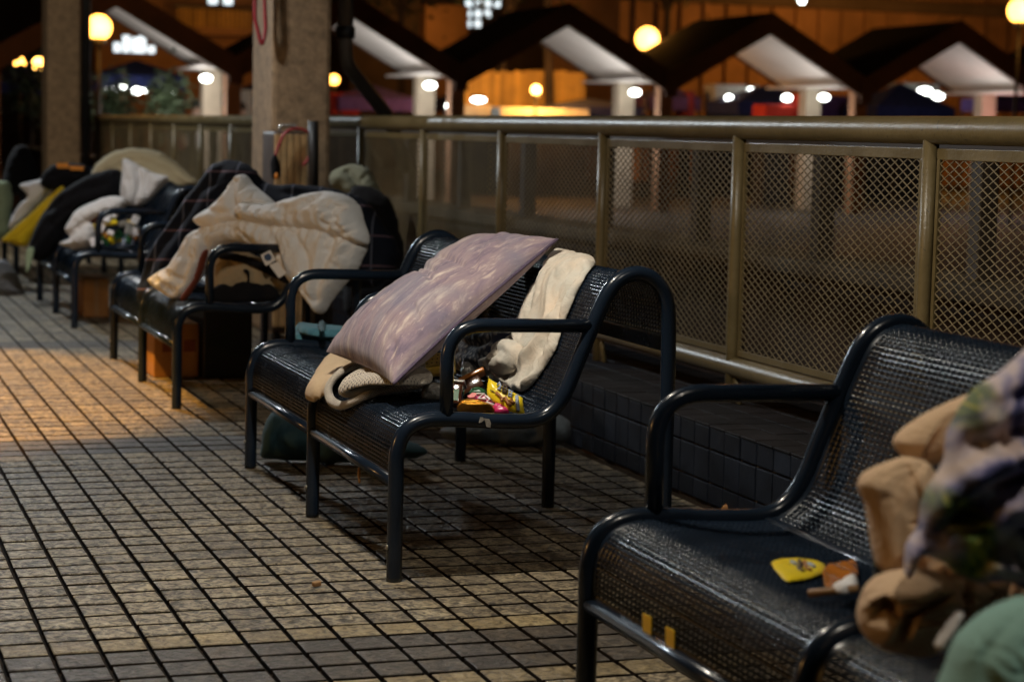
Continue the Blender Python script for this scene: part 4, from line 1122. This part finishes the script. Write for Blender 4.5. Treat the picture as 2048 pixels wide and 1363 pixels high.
def decal(name, pts, surf, lift, mat, parent):
    ab = np.array([surf.pick(*p) for p in pts]); w = surf.world(ab, np.full(len(ab), lift)); w2 = surf.world(ab, np.full(len(ab), lift-0.02)); n = len(w)
    return obj(name, (list(w)+list(w2), [tuple(range(n)), tuple(range(2*n-1, n-1, -1))]+[(k, n+k, n+(k+1) % n, (k+1) % n) for k in range(n)]), mat, parent, smooth=False)
def stroke(name, pts, surf, lift, mat, parent, r=0.035):
    ab = np.array([surf.pick(*p) for p in pts]); w = surf.world(ab, np.full(len(ab), lift))
    return obj(name, tube(w, r, 6), mat, parent)
# snacks beside the armrest
SN = np.array((-0.42, -0.72, 0.55))
def seat_pt(px, py, off=0.06):
    s = Profile(off); ab = s.pick(px, py); return s.world(ab[None], np.zeros(1))[0]
q0 = seat_pt(900, 775)
PS = Plane(q0, SN)
ck = empty('cracker_packet', tuple(seat_pt(895, 775)))
c1 = PS.world(PS.pick(893, 752)[None], np.array([0.95]))[0]
axr = PS.a*0.98+PS.b*0.20
for n, (du, dv) in enumerate(((0, 0.02), (0.0, -0.2))):
    cc = c1+axr*du+PS.n*(-0.1*n)+np.array((0, 0, dv))
    obj('cracker', obox(cc, (0.80, 0.36, 0.12), axr, PS.b, 0.03), M['cracker'], ck, smooth=False)
    if n == 0:
        dots = []
        for ix in range(6):
            for iy in range(3):
                dots.append(obox(cc+axr*(-0.33+ix*0.132)/np.linalg.norm(axr)+PS.b*(-0.11+iy*0.11)+PS.n*0.062, (0.035, 0.035, 0.01), axr, PS.b))
        obj('dots', join(*dots), M['cracker_dot'], ck, smooth=False)
puff('wrapper', [(922, 730), (940, 726), (953, 742), (948, 762), (930, 768), (922, 755)], Plane(q0, SN), 0.25, M['foil_silver'], ck, R=0.2, noise_amp=0.06, nscale=4, res=26, seed=31)
tag(ck, 'packet of yellow dotted crackers beneath the armrest of the middle bench', 'crackers')
puff('wrapper', [(842, 795), (848, 776), (862, 768), (885, 770), (895, 785), (880, 798), (858, 801)], Plane(seat_pt(868, 795), SN), 0.28, M['foil_silver'], R=0.22, noise_amp=0.10, nscale=4, res=30, seed=32, label='crumpled clear wrapper left of the armrest post by the pillow', cat='wrapper')
jc = empty('jelly_cup', tuple(seat_pt(912, 815)))
PJ = Plane(seat_pt(912, 818), SN); cj = PJ.world(PJ.pick(909, 796)[None], np.array([0.15]))[0]
obj('cup', obox(cj, (0.46, 0.56, 0.34), PJ.a, PJ.b, 0.06), M['jelly'], jc)
obj('lid', obox(cj+PJ.b*0.32, (0.54, 0.07, 0.40), PJ.a, PJ.b, 0.02), M['foil_silver'], jc)
obj('label', obox(cj+PJ.n*0.175-PJ.b*0.06, (0.34, 0.30, 0.012), PJ.a, PJ.b), M['pack_green'], jc, smooth=False)
for k, w in enumerate((0.16, 0.10, 0.14)):
    obj('print', obox(cj+PJ.n*0.186+PJ.b*(0.03-k*0.07)-PJ.a*0.04, (w, 0.035, 0.01), PJ.a, PJ.b), M['pack_yellow'], jc, smooth=False)
tag(jc, 'dark jelly cup with green label next to the armrest post', 'jelly cup')
ab_ = empty('amber_box', tuple(seat_pt(945, 795)))
PA = Plane(seat_pt(945, 795), SN); ca = PA.world(PA.pick(945, 768)[None], np.array([0.12]))[0]
axa = PA.a*0.85+PA.b*0.52
obj('box', obox(ca-PA.b*0.12, (0.62, 0.40, 0.30), axa, PA.b, 0.04), M['jelly'], ab_)
obj('lid', obox(ca+PA.b*0.14+PA.n*0.03, (0.72, 0.11, 0.36), axa, PA.b, 0.03), M['amber'], ab_)
tag(ab_, 'tilted amber plastic snack box behind the gold foil', 'box')
puff('foil_packet', [(915, 822), (925, 805), (945, 800), (970, 806), (990, 816), (985, 826), (950, 827)], Plane(seat_pt(950, 826), SN), 0.32, M['foil_gold'], R=0.2, noise_amp=0.12, nscale=4, res=36, seed=33, label='crumpled gold foil packet lowest beside the armrest post', cat='foil packet')
puff('green_packet', [(938, 790), (945, 778), (960, 775), (975, 785), (968, 797), (948, 798)], Plane(seat_pt(955, 805), SN), 0.22, M['pack_green'], R=0.15, noise_amp=0.05, nscale=4, res=24, seed=34, label='small green packet between the amber box and pink packet', cat='packet')
pk = empty('pink_packet', tuple(seat_pt(965, 822)))
PP = Plane(seat_pt(965, 822)+SN*0.25, SN)
puff('pouch', [(934, 796), (946, 788), (972, 789), (985, 802), (994, 818), (978, 815), (952, 804)], PP, 0.12, M['pack_pink'], pk, R=0.12, res=34, seed=35)
decal('print', [(936, 797), (946, 790), (958, 790), (950, 799), (942, 800)], PP, 0.14, M['pack_red'], pk)
stroke('letter', [(955, 792), (970, 792), (958, 801), (974, 803)], PP, 0.145, M['pack_white'], pk, 0.028)
stroke('letter', [(972, 795), (982, 803), (975, 808), (990, 815)], PP, 0.145, M['pack_white'], pk, 0.028)
tag(pk, 'pink packet with bold white lettering in front of the green packet', 'packet')
puff('magenta_packet', [(985, 812), (1000, 806), (1018, 820), (1012, 829), (990, 829)], Plane(seat_pt(1002, 829), SN), 0.15, M['pack_pink'], R=0.12, res=24, seed=36, label='magenta packet tucked under the yellow packet', cat='packet')
yp = empty('yellow_packet', tuple(seat_pt(1015, 825)))
PY = Plane(seat_pt(1020, 826)+SN*0.35, (-0.36, -0.76, 0.54))
puff('pouch', [(977, 754), (978, 756), (1012, 776), (1046, 795), (1046, 796), (1050, 828), (1049, 829), (1020, 823), (986, 803), (973, 784)], PY, 0.14, M['pack_yellow'], yp, R=0.25, res=44, seed=37, smooth_out=True, noise_amp=0.02, nscale=2)
stroke('print', [(996, 776), (1000, 770), (1003, 778), (997, 783), (1003, 785)], PY, 0.165, M['pack_blue'], yp, 0.030)
for pts in ([(1005, 774), (1016, 777), (1007, 781), (1015, 785), (1006, 788), (1014, 792)], [(1008, 772), (1007, 790)], [(1015, 776), (1013, 793)]): stroke('print', pts, PY, 0.17, M['pack_print'], yp, 0.026)
for pts in ([(1018, 785), (1027, 789)], [(1018, 790), (1026, 794)], [(1017, 795), (1025, 799)], [(1020, 784), (1018, 798)], [(1025, 787), (1023, 800)]): stroke('print', pts, PY, 0.165, M['pack_blue'], yp, 0.018)
for pts in ([(993, 790), (1000, 796), (1005, 802), (1012, 800), (1018, 807), (1026, 803)], [(1006, 802), (1004, 808)], [(1012, 803), (1018, 812), (1024, 816)], [(1022, 806), (1030, 812)]): stroke('print', pts, PY, 0.165, M['pack_brown'], yp, 0.040)
for k in range(3): stroke('small_print', [(982+k*3, 784+k*1.5), (984+k*3, 787+k*1.5)], PY, 0.15, M['pack_print'], yp, 0.012)
stroke('side_print', [(1034, 795), (1037, 825)], PY, 0.12, M['pack_blue'], yp, 0.045)
tag(yp, 'yellow snack packet with dark printed characters standing against the cream towel', 'packet')
# paper scrap stuck to the frame rail
sp = empty('paper_scrap', tuple(on_y(962, 838, -7.93)))
for pts in ([(958, 845), (961, 834), (966, 834), (969, 839), (963, 844)], [(968, 836), (979, 838), (982, 846), (981, 855), (973, 853), (971, 843)]): decal('scrap', pts, Plane((7, -7.945, 3.8), (0, -1, 0)), 0.0, M['paper'], sp)
tag(sp, 'torn pale paper scrap stuck on the seat rail of the middle bench', 'paper scrap')
# under the middle bench
puff('tote_bag', [(546, 822), (620, 832), (720, 850), (838, 888), (846, 912), (760, 924), (640, 926), (560, 920), (527, 916), (521, 896)], Plane((7.2, 9.2, 0), (-0.45, -0.88, 0.12)), 1.2, M['teal_bag'], R=1.0,
     folds=[([(575, 825), (560, 915)], 0.2, 0.15), ([(640, 835), (655, 920)], 0.22, 0.25)], noise_amp=0.12, nscale=0.5, nang=1.5, res=50, seed=41, label='dusty teal bag standing on the paving under the middle bench', cat='bag')
puff('bundle', [(880, 858), (945, 838), (1040, 834), (1105, 826), (1140, 842), (1142, 872), (1120, 889), (1040, 891), (960, 889), (900, 880)], Plane((14.5, 11.5, 0), (-0.4, -0.9, 0.15)), 1.1, M['grey_bag'], R=0.9,
     folds=[([(1060, 835), (1075, 865), (1050, 888)], 0.25, 0.2), ([(985, 840), (1000, 885)], 0.2, 0.2)], noise_amp=0.25, nscale=0.8, res=56, seed=42, label='dark grey bundle on the floor behind the rear legs of the middle bench', cat='bundle')
for nm, px, py, z, m, lab, r in (('dry_leaf', 718, 946, 2.2, 'dry_leaf', 'curled orange leaf caught under the front bar of the middle bench', 0.12),):
    c = on_x(px, py, 4.5); o = obj(nm, join(ball(c, r, 8, 6, (.35, .6, 1.5)), ball(c+np.array((0, -.05, -.18)), r*.7, 8, 6, (.4, .8, .8))), M[m]); tag(o, lab, 'leaf')
c = on_z(633, 1172, 0.03); o = obj('litter', obox(c+np.array((0, 0, 0.07)), (0.20, 0.13, 0.12), (1, .3, .1), (0, 1, 0.1), 0.03), M['wood']); tag(o, 'small tan scrap of litter lying on the paving in front', 'litter')
lf = empty('dry_leaf', tuple(on_z(1480, 1015, 0.0)))
puff('blade', [(1442, 1020), (1455, 1008), (1480, 1002), (1512, 1000), (1522, 1012), (1495, 1022), (1465, 1024)], Plane(on_z(1480, 1020, 0.05), (-.2, -.3, .93)), 0.18, M['dry_leaf'], lf, R=0.2, noise_amp=0.10, nscale=2, res=30, seed=44)
tag(lf, 'curled brown leaf on the paving at the foot of the dark kerb', 'leaf')

# ---- nearest bench
yw = empty('yellow_packet', tuple(seat_pt(1595, 1160)))
YP = Profile(0.04)
puff('pouch', [(1541, 1124), (1558, 1118), (1600, 1119), (1642, 1124), (1650, 1138), (1628, 1153), (1590, 1161), (1570, 1160), (1556, 1146)], YP, 0.045, M['pack_yellow'], yw, R=0.15, res=36, seed=51, noise_amp=0.03, nscale=2)
for pts, m in (([(1582, 1130), (1592, 1136)], 'pack_blue'), ([(1616, 1134), (1628, 1141)], 'pack_blue'), ([(1598, 1128), (1602, 1136), (1596, 1144), (1606, 1150)], 'pack_print'), ([(1608, 1130), (1612, 1142), (1620, 1148)], 'pack_brown')): stroke('print', pts, YP, 0.065, M[m], yw, 0.035)
tag(yw, 'flat yellow snack packet on the seat of the nearest bench', 'packet')
puff('red_packet', [(1648, 1134), (1680, 1128), (1712, 1124), (1716, 1160), (1690, 1168), (1650, 1172)], Profile(0.06), 0.07, M['amber'], R=0.15, noise_amp=0.08, nscale=2, res=30, seed=52, label='reddish amber packet beside the yellow packet on the nearest bench', cat='packet')
puff('napkin', [(1662, 1178), (1680, 1166), (1712, 1156), (1716, 1180), (1690, 1186)], Profile(0.22), 0.12, M['white_cloth'], R=0.12, noise_amp=0.05, nscale=2, res=26, seed=53, label='small crumpled white napkin by the wooden stick', cat='napkin')
a, b = seat_pt(1618, 1186, 0.12), seat_pt(1716, 1176, 0.30)
o = obj('wooden_stick', tube([a, (a+b)/2, b], 0.06, 8), M['wood']); tag(o, 'short wooden stick pointing out from the napkin on the nearest bench', 'stick')
for n, (px, py) in enumerate(((1293, 1249), (1339, 1276))):
    s_ = Profile(0.03); w, h = 8, 20
    o = decal('sticker', [(px-w, py-h-4), (px+w, py-h+4), (px+w, py+h+4), (px-w, py+h-4)], s_, 0.0, M['yellow_sticker'], None)
    tag(o, ('left', 'right')[n]+' one of two small yellow stickers on the seat front of the nearest bench', 'sticker')
qt = empty('quilt', (8.0, -32, 3.9))
for nm, out, y, T, an, sd in (
    ('fold', [(1784, 886), (1800, 858), (1850, 826), (1920, 793), (2010, 768), (2030, 860), (1950, 905), (1880, 926), (1838, 928), (1804, 912)], -30.8, 0.85, 0.35, 54),
    ('fold', [(1714, 966), (1728, 944), (1768, 925), (1812, 913), (1860, 928), (1888, 990), (1888, 1070), (1862, 1134), (1800, 1146), (1758, 1136), (1742, 1095), (1733, 1040), (1727, 1004), (1719, 986)], -31.6, 0.7, 1.3, 55),
    ('fold', [(1848, 1118), (1900, 1090), (2080, 1110), (2120, 1210), (2030, 1216), (1960, 1240), (1906, 1262), (1866, 1226), (1846, 1170)], -31.9, 0.9, 0.9, 56),
    ('fold', [(1714, 1240), (1720, 1192), (1744, 1156), (1790, 1138), (1852, 1134), (1902, 1158), (1926, 1204), (1904, 1262), (1864, 1309), (1800, 1307), (1742, 1284)], -32.6, 1.0, 0.4, 57)):
    puff(nm, out, upright(8.0, y, 5.0), T, M['duvet_tan'], qt, R=T*0.75, noise_amp=0.24, nscale=1.2, nang=an, nstretch=3.5, res=80, seed=sd, fine=0.28)
tag(qt, 'thick tan quilt folded in rolls on the nearest bench', 'quilt')
puff('blanket', [(2120, 660), (2062, 684), (2022, 722), (1985, 752), (1950, 770), (1922, 805), (1892, 862), (1882, 925), (1846, 990), (1832, 1050), (1806, 1095), (1808, 1150), (1826, 1150), (1842, 1112), (1880, 1122), (1912, 1148), (1960, 1168), (2010, 1160), (2060, 1180), (2120, 1175)],
     upright(8.0, -33.6, 5.0), 0.95, M['floral'], R=0.6, folds=[([(1830, 1080), (1900, 1030), (1980, 970), (2060, 920)], 0.40, 0.16), ([(1900, 860), (1960, 880), (2060, 840)], 0.25, 0.2), ([(1870, 990), (1930, 950), (2040, 900)], -0.2, 0.2), ([(1930, 1140), (1960, 1090), (2040, 1050)], 0.35, 0.15), ([(1960, 770), (1990, 800), (2060, 780)], 0.25, 0.15)],
     noise_amp=0.22, nscale=0.8, nang=-0.6, nstretch=3.5, fine=0.14, res=90, seed=55, label='floral blanket in purple, navy and yellow heaped over the tan quilt', cat='blanket')
puff('cushion', [(1868, 1380), (1888, 1325), (1912, 1270), (1955, 1225), (2005, 1200), (2060, 1186), (2120, 1190), (2140, 1300), (2120, 1450), (1960, 1470), (1860, 1450)],
     upright(7.0, -35.2, 4.0), 1.1, M['mint'], R=1.0, noise_amp=0.06, nscale=0.5, res=60, seed=56, label='mint green cushion in the lower right corner', cat='cushion')
puff('cloth', [(1868, 1290), (1885, 1255), (1912, 1222), (1928, 1228), (1915, 1262), (1890, 1300)], upright(7.2, -34.0, 4.0), 0.3, M['white_cloth'], R=0.25, noise_amp=0.06, nscale=1.5, res=30, seed=57, label='small pale cloth peeking between tan quilt and mint cushion', cat='cloth')

# ---- second bench from the camera's far side: plaid blanket, duvet, tote
puff('blanket', [(272, 588), (286, 545), (302, 500), (330, 455), (362, 410), (395, 362), (425, 330), (470, 321), (505, 335), (535, 364), (600, 368), (690, 382), (735, 402), (770, 450), (800, 505), (770, 565), (700, 575), (600, 530), (480, 480), (425, 468), (392, 500), (368, 545), (345, 585), (312, 634), (292, 640), (278, 612)],
     upright(7.5, 31.2, 5.0), 1.0, M['plaid'], R=0.8, folds=[([(300, 560), (340, 480), (400, 400), (450, 345)], 0.3, 0.2), ([(330, 560), (370, 480), (430, 400)], -0.3, 0.25), ([(520, 350), (560, 385), (640, 390), (720, 410)], 0.35, 0.2)],
     noise_amp=0.25, nscale=0.6, nang=0.9, res=80, seed=61, label='navy plaid blanket draped behind the white duvet and over the seat front', cat='blanket')
dv = empty('duvet', (7.5, 25.5, 3.9))
DN = (-0.76, -0.64, 0.14)
for out, dy, T, an, sd, pk, fo in (
    ([(496, 432), (560, 440), (640, 446), (700, 462), (736, 482), (726, 520), (700, 558), (668, 598), (643, 630), (624, 608), (600, 580), (580, 553), (556, 520), (530, 504), (500, 490), (478, 468)], 0.0, 0.95, 1.3, 62,
     [([(500, 448), (560, 456), (640, 458), (700, 472), (730, 488)], 0.13, 0.5, 0.5)], [([(560, 460), (580, 500), (590, 550)], 0.2, 0.14), ([(690, 490), (670, 540), (650, 600)], 0.25, 0.16), ([(610, 470), (640, 520), (630, 580)], 0.2, 0.14)]),
    ([(306, 564), (322, 544), (350, 528), (368, 502), (384, 472), (404, 456), (440, 446), (490, 438), (532, 455), (548, 492), (500, 489), (470, 485), (436, 501), (418, 531), (398, 563), (376, 591), (350, 600), (328, 585)], -0.1, 0.85, 0.8, 63,
     [], [([(400, 520), (385, 555), (360, 590)], 0.3, 0.14), ([(345, 545), (380, 562)], 0.25, 0.12), ([(420, 470), (470, 460), (520, 470)], 0.22, 0.12)]),
    ([(402, 452), (399, 434), (428, 413), (456, 388), (472, 360), (490, 348), (512, 372), (550, 406), (530, 418), (502, 428), (496, 444), (470, 452), (430, 462)], -0.2, 0.75, 1.1, 64,
     [], [([(482, 368), (486, 405), (498, 434)], 0.4, 0.16), ([(430, 420), (460, 430), (490, 425)], 0.15, 0.12)]),
    ([(484, 426), (500, 402), (545, 408), (600, 393), (650, 383), (692, 390), (718, 410), (731, 448), (739, 486), (714, 490), (690, 480), (640, 467), (580, 460), (530, 454), (498, 446)], -0.5, 1.15, 0.2, 65,
     [([(500, 440), (560, 451), (640, 454), (700, 466), (732, 482)], 0.10, 0.55, 0.45)], [([(545, 410), (580, 422), (640, 414)], 0.2, 0.18), ([(520, 420), (560, 432), (620, 432)], 0.15, 0.12), ([(660, 400), (690, 430), (700, 460)], 0.12, 0.14)])):
    puff('fold', out, Plane((6.2, 26.3+dy, 5), DN), T, M['duvet'], dv, R=T*0.8, folds=fo, noise_amp=0.15, nscale=1.1, nang=an, nstretch=3, res=84, seed=sd, fine=0.18, pucker=pk)
tag(dv, 'big rumpled white duvet with a drooping corner on the second seat row', 'duvet')
o = puff('trim', [(402, 506), (418, 498), (411, 530), (396, 566), (372, 600), (360, 594), (386, 556)], upright(6.2, 24.2, 4.5), 0.22, M['rust_trim'], R=0.2, noise_amp=0.05, res=34, seed=63, label='dark rust red strip of cloth below the white duvet edge', cat='cloth')
tb = empty('tote_bag', (7.2, 25.2, 3.9))
TBP = upright(7.2, 24.3, 4.0)
puff('bag_body', [(424, 572), (432, 515), (450, 500), (500, 506), (560, 536), (592, 562), (586, 588), (560, 600), (500, 604), (436, 602)], TBP, 0.7, M['tote'], tb, R=0.6, noise_amp=0.08, nscale=0.8, res=46, seed=64)
puff('top_band', [(434, 508), (446, 500), (500, 514), (560, 540), (588, 560), (580, 570), (545, 554), (490, 528), (440, 518)], upright(7.2, 23.55, 4.0), 0.16, M['black_cloth'], tb, R=0.14, res=40, seed=65)
puff('dark_print', [(426, 578), (446, 566), (462, 572), (472, 566), (492, 562), (520, 568), (545, 570), (550, 600), (430, 603)], upright(7.2, 23.45, 4.0), 0.14, M['black_cloth'], tb, R=0.12, res=36, seed=66)
puff('hook_print', [(486, 540), (494, 538), (500, 546), (499, 566), (494, 566), (494, 552)], upright(7.2, 23.45, 4.0), 0.05, M['black_cloth'], tb, R=0.06, res=24, seed=67)
tag(tb, 'tan canvas tote bag with dark band and dark print on the seat under the duvet', 'bag')
dt = empty('care_tag', tuple(TBP.p)); DP = upright(7.4, 22.2, 4.5)
decal('label_square', [(521, 510), (541, 500), (552, 520), (532, 532)], DP, 0.02, M['tag_white'], dt)
decal('dark_dot', [(529, 510), (538, 506), (544, 513), (542, 520), (534, 522), (529, 517)], DP, 0.045, M['tag_navy'], dt)
decal('label_strip', [(539, 530), (554, 523), (574, 546), (558, 556)], DP, 0.02, M['tag_white'], dt)
tag(dt, 'white care tag with a dark dot hanging off the white duvet', 'tag')
cb = empty('cardboard_box', (6.2, 34, 0))
obj('carton', box(5.25, 7.15, 32.2, 36, 0.02, 2.3, 0.04), M['card'], cb, smooth=False)
for x0, x1 in ((5.6, 6.1), (6.5, 7.0)): obj('print', box(x0, x1, 32.17, 32.195, 1.1, 1.6), M['card_print'], cb, smooth=False)
tag(cb, 'orange brown cardboard box on the paving under the duvet bench', 'box')
o = obj('black_box', box(7.25, 9.35, 31.6, 35.5, 0.02, 2.9, 0.08), M['black_plastic'], smooth=False); tag(o, 'black box standing right of the orange brown cardboard box', 'box')
# luggage by the column
lu = empty('suitcase', (15.4, 46.3, 0))
a = on_y(548, 262, 45.5); b = on_y(612, 400, 45.5)
obj('shell', box(a[0], b[0], 45.5, 48.3, 0.5, a[2], 0.2), M['pack_print'], lu)
for k in range(5):
    x = a[0]+(b[0]-a[0])*(k+.5)/5; obj('rib', box(x-.14, x+.14, 45.34, 45.49, 0.8, a[2]-.15, 0.03), M['slat'], lu, smooth=False)
for x in (a[0]+.3, b[0]-.3): obj('wheel', ball((x, 46, 0.27), 0.27, 10, 8), M['black_plastic'], lu)
obj('carry_handle', tube(fillet([(a[0]+.4, 46, a[2]-.05), (a[0]+.4, 46, a[2]+.28), (b[0]-.4, 46, a[2]+.28), (b[0]-.4, 46, a[2]-.05)], .2), 0.09, 8), M['foil_silver'], lu)
tag(lu, 'ribbed tan suitcase standing against the broad column', 'suitcase')
obj('red_cord', tube(catmull([tuple(on_y(x, y, 45.1)) for x, y in ((545, 330), (560, 285), (575, 262), (600, 258), (622, 270), (626, 300), (615, 320), (606, 330))], 6), 0.07, 8), M['red_cord'], lu)
po = obj('dark_pole', tube([tuple(on_y(627, 242, 45.0)), tuple(on_y(627, 320, 45.0)), tuple(on_y(627, 460, 45.0))], 0.26, 10), M['black_plastic']); tag(po, 'dark upright pole right of the tan suitcase', 'pole')
pu = empty('pouch', tuple(on_y(550, 350, 44.6)))
puff('pouch_body', [(541, 325), (550, 308), (558, 322), (562, 345), (556, 358), (544, 356)], upright(13, 44.6, 9), 0.35, M['black_cloth'], pu, R=0.3, res=26, seed=71)
obj('gleam', ball(on_y(553, 352, 44.0), 0.11, 8, 6, (.8, .5, 1.5)), M['orange_strap'], pu)  # small dot of light given as an orange bead
tag(pu, 'small black pouch with an orange reflector hanging left of the suitcase', 'pouch')
puff('bundle', [(660, 352), (676, 336), (704, 328), (736, 336), (756, 366), (776, 420), (790, 470), (760, 490), (720, 440), (690, 392), (664, 374)], upright(15.5, 42.5, 8), 0.9, M['grey_green'], R=0.8, folds=[([(700, 345), (720, 375), (750, 430)], 0.3, 0.2)], noise_amp=0.2, nscale=0.9, res=50, seed=72, label='grey green cloth bundle propped against the fence behind the duvet', cat='bundle')
puff('bag', [(700, 380), (740, 372), (780, 400), (800, 460), (812, 540), (800, 600), (740, 640), (690, 620), (690, 480)], upright(15.3, 39.5, 6), 1.1, M['black_cloth'], R=0.9, noise_amp=0.2, nscale=0.7, res=46, seed=73, label='black bag slumped between the duvet bench and the fence', cat='bag')

# ---- bench with the clothes heap
puff('duvet', [(184, 352), (195, 328), (226, 305), (270, 296), (312, 300), (346, 318), (376, 344), (398, 368), (360, 378), (300, 372), (240, 372), (200, 368)], upright(9.5, 67.5, 8), 1.3, M['cream'], R=1.0, folds=[([(230, 345), (280, 325), (330, 340), (370, 366)], 0.3, 0.3)], noise_amp=0.12, nscale=0.6, res=60, seed=81, label='arched cream duvet on top of the clothes heap', cat='duvet')
puff('jacket', [(58, 506), (74, 452), (96, 415), (122, 385), (160, 360), (200, 343), (238, 338), (250, 362), (248, 402), (210, 415), (165, 430), (138, 458), (118, 492), (88, 522), (62, 518)], upright(8, 62.5, 6), 1.2, M['black_cloth'], R=0.9, folds=[([(110, 420), (160, 390), (220, 370)], 0.3, 0.25)], noise_amp=0.25, nscale=0.7, nang=0.8, res=60, seed=82, label='black jacket spread over the clothes heap bench', cat='jacket')
puff('cloth', [(242, 402), (245, 345), (250, 317), (278, 330), (310, 346), (338, 354), (322, 378), (292, 408), (264, 412)], upright(9.5, 60.0, 7), 0.7, M['white_cloth'], R=0.5, folds=[([(280, 340), (285, 375), (275, 405)], 0.3, 0.18), ([(300, 352), (300, 390)], 0.2, 0.15)], noise_amp=0.15, nscale=1.0, nang=1.4, res=46, seed=83, label='white cloth hanging over the backrest right of the black jacket', cat='cloth')
puff('cloth_bag', [(118, 487), (140, 476), (131, 458), (150, 425), (188, 402), (226, 391), (252, 400), (240, 430), (206, 450), (190, 492), (150, 499)], upright(7, 57.2, 5), 0.9, M['white_cloth'], R=0.7, folds=[([(150, 470), (175, 450), (220, 430)], 0.3, 0.2)], noise_amp=0.15, nscale=0.9, res=46, seed=84, label='pinkish white cloth bag on the seat left of the snack bag', cat='bag')
sb_ = empty('snack_bag', (7.5, 55.3, 3.9)); R_ = random.Random(4)
cols = ['pack_yellow', 'white_cloth', 'pack_green', 'foil_silver', 'cracker', 'pack_white', 'jelly', 'foil_gold', 'pack_white', 'pack_yellow']
for k in range(26):
    px, py = R_.uniform(188, 282), R_.uniform(428, 488); c = on_y(px, py, 55.6+R_.uniform(-.4, .6))
    a1 = (R_.gauss(0, 1), R_.gauss(0, .4), R_.gauss(0, 1)); a2 = (R_.gauss(0, 1), R_.gauss(0, .4), R_.gauss(0, 1))
    obj('packet', obox(c, (R_.uniform(.35, .75), R_.uniform(.25, .5), 0.18), a1, a2, 0.04), M[cols[k % 10]], sb_, smooth=False)
tag(sb_, 'heap of yellow and white snack packets behind the armrest of the clothes bench', 'snacks')
puff('cloth', [(4, 480), (30, 455), (60, 428), (96, 394), (128, 370), (122, 402), (90, 440), (64, 476), (50, 494), (20, 486)], upright(6, 70.5, 5), 0.6, M['yellow_cloth'], R=0.5, folds=[([(20, 478), (60, 445), (110, 390)], 0.25, 0.2)], noise_amp=0.12, nscale=0.9, nang=0.7, res=46, seed=85, label='bright yellow cloth sliding off the clothes heap', cat='cloth')
puff('cloth', [(18, 452), (36, 414), (56, 392), (40, 372), (70, 360), (106, 357), (116, 370), (92, 396), (56, 430), (28, 460)], upright(6.5, 73, 5), 0.7, M['white_cloth'], R=0.5, noise_amp=0.15, nscale=0.9, res=42, seed=86, label='white cloth between the yellow and pale green cloths', cat='cloth')
puff('cloth', [(-40, 372), (-10, 360), (16, 364), (26, 392), (22, 432), (14, 468), (-40, 480)], upright(6, 82, 5), 0.8, M['green_cloth'], R=0.6, noise_amp=0.2, nscale=0.7, res=36, seed=87, label='pale green cloth on the farthest bench at the left edge', cat='cloth')
ob = empty('duffel_bag', (8.5, 69, 6.5))
puff('bag_body', [(82, 372), (92, 342), (118, 327), (168, 329), (184, 350), (166, 368), (112, 382)], upright(9, 70, 7), 0.9, M['black_cloth'], ob, R=0.6, noise_amp=0.1, res=36, seed=88)
for pts in ([(113, 326), (136, 326), (138, 336), (114, 336)], [(139, 331), (168, 333), (166, 341), (140, 340)]): decal('orange_strap', pts, upright(9, 68.8, 7), 0.0, M['orange_strap'], ob)
tag(ob, 'black duffel bag with two orange straps behind the black jacket', 'bag')
puff('backpack', [(8, 384), (18, 318), (38, 290), (60, 298), (76, 345), (74, 384)], upright(9, 92, 7), 1.2, M['black_cloth'], R=0.9, noise_amp=0.1, res=36, seed=89, label='black backpack standing on the farthest bench', cat='backpack')
puff('strap', [(54, 498), (68, 496), (64, 524), (56, 544), (51, 540)], upright(5, 61.2, 3.5), 0.15, M['green_cloth'], R=0.15, res=26, seed=90, label='pale green strap dangling under the black jacket', cat='strap')
puff('plastic_bag', [(-40, 522), (0, 518), (18, 524), (36, 552), (49, 582), (40, 592), (0, 596), (-40, 594)], upright(3.8, 76, 0), 1.2, M['plastic_bag'], R=0.8, noise_amp=0.3, nscale=1.0, res=44, seed=91, label='grey plastic bag on the paving at the left edge', cat='bag')
cb2 = empty('cardboard_box', (9, 60, 0))
a = on_y(168, 592, 59.5); b = on_y(218, 556, 59.5)
obj('carton', box(a[0], b[0], 59.5, 63, 0.02, b[2], 0.04), M['card'], cb2, smooth=False)
obj('tape', box((a[0]+b[0])/2-.12, (a[0]+b[0])/2+.12, 59.47, 59.495, 0.1, b[2]-.05), M['wood'], cb2, smooth=False)
tag(cb2, 'low cardboard box in the shade under the clothes heap bench', 'box')
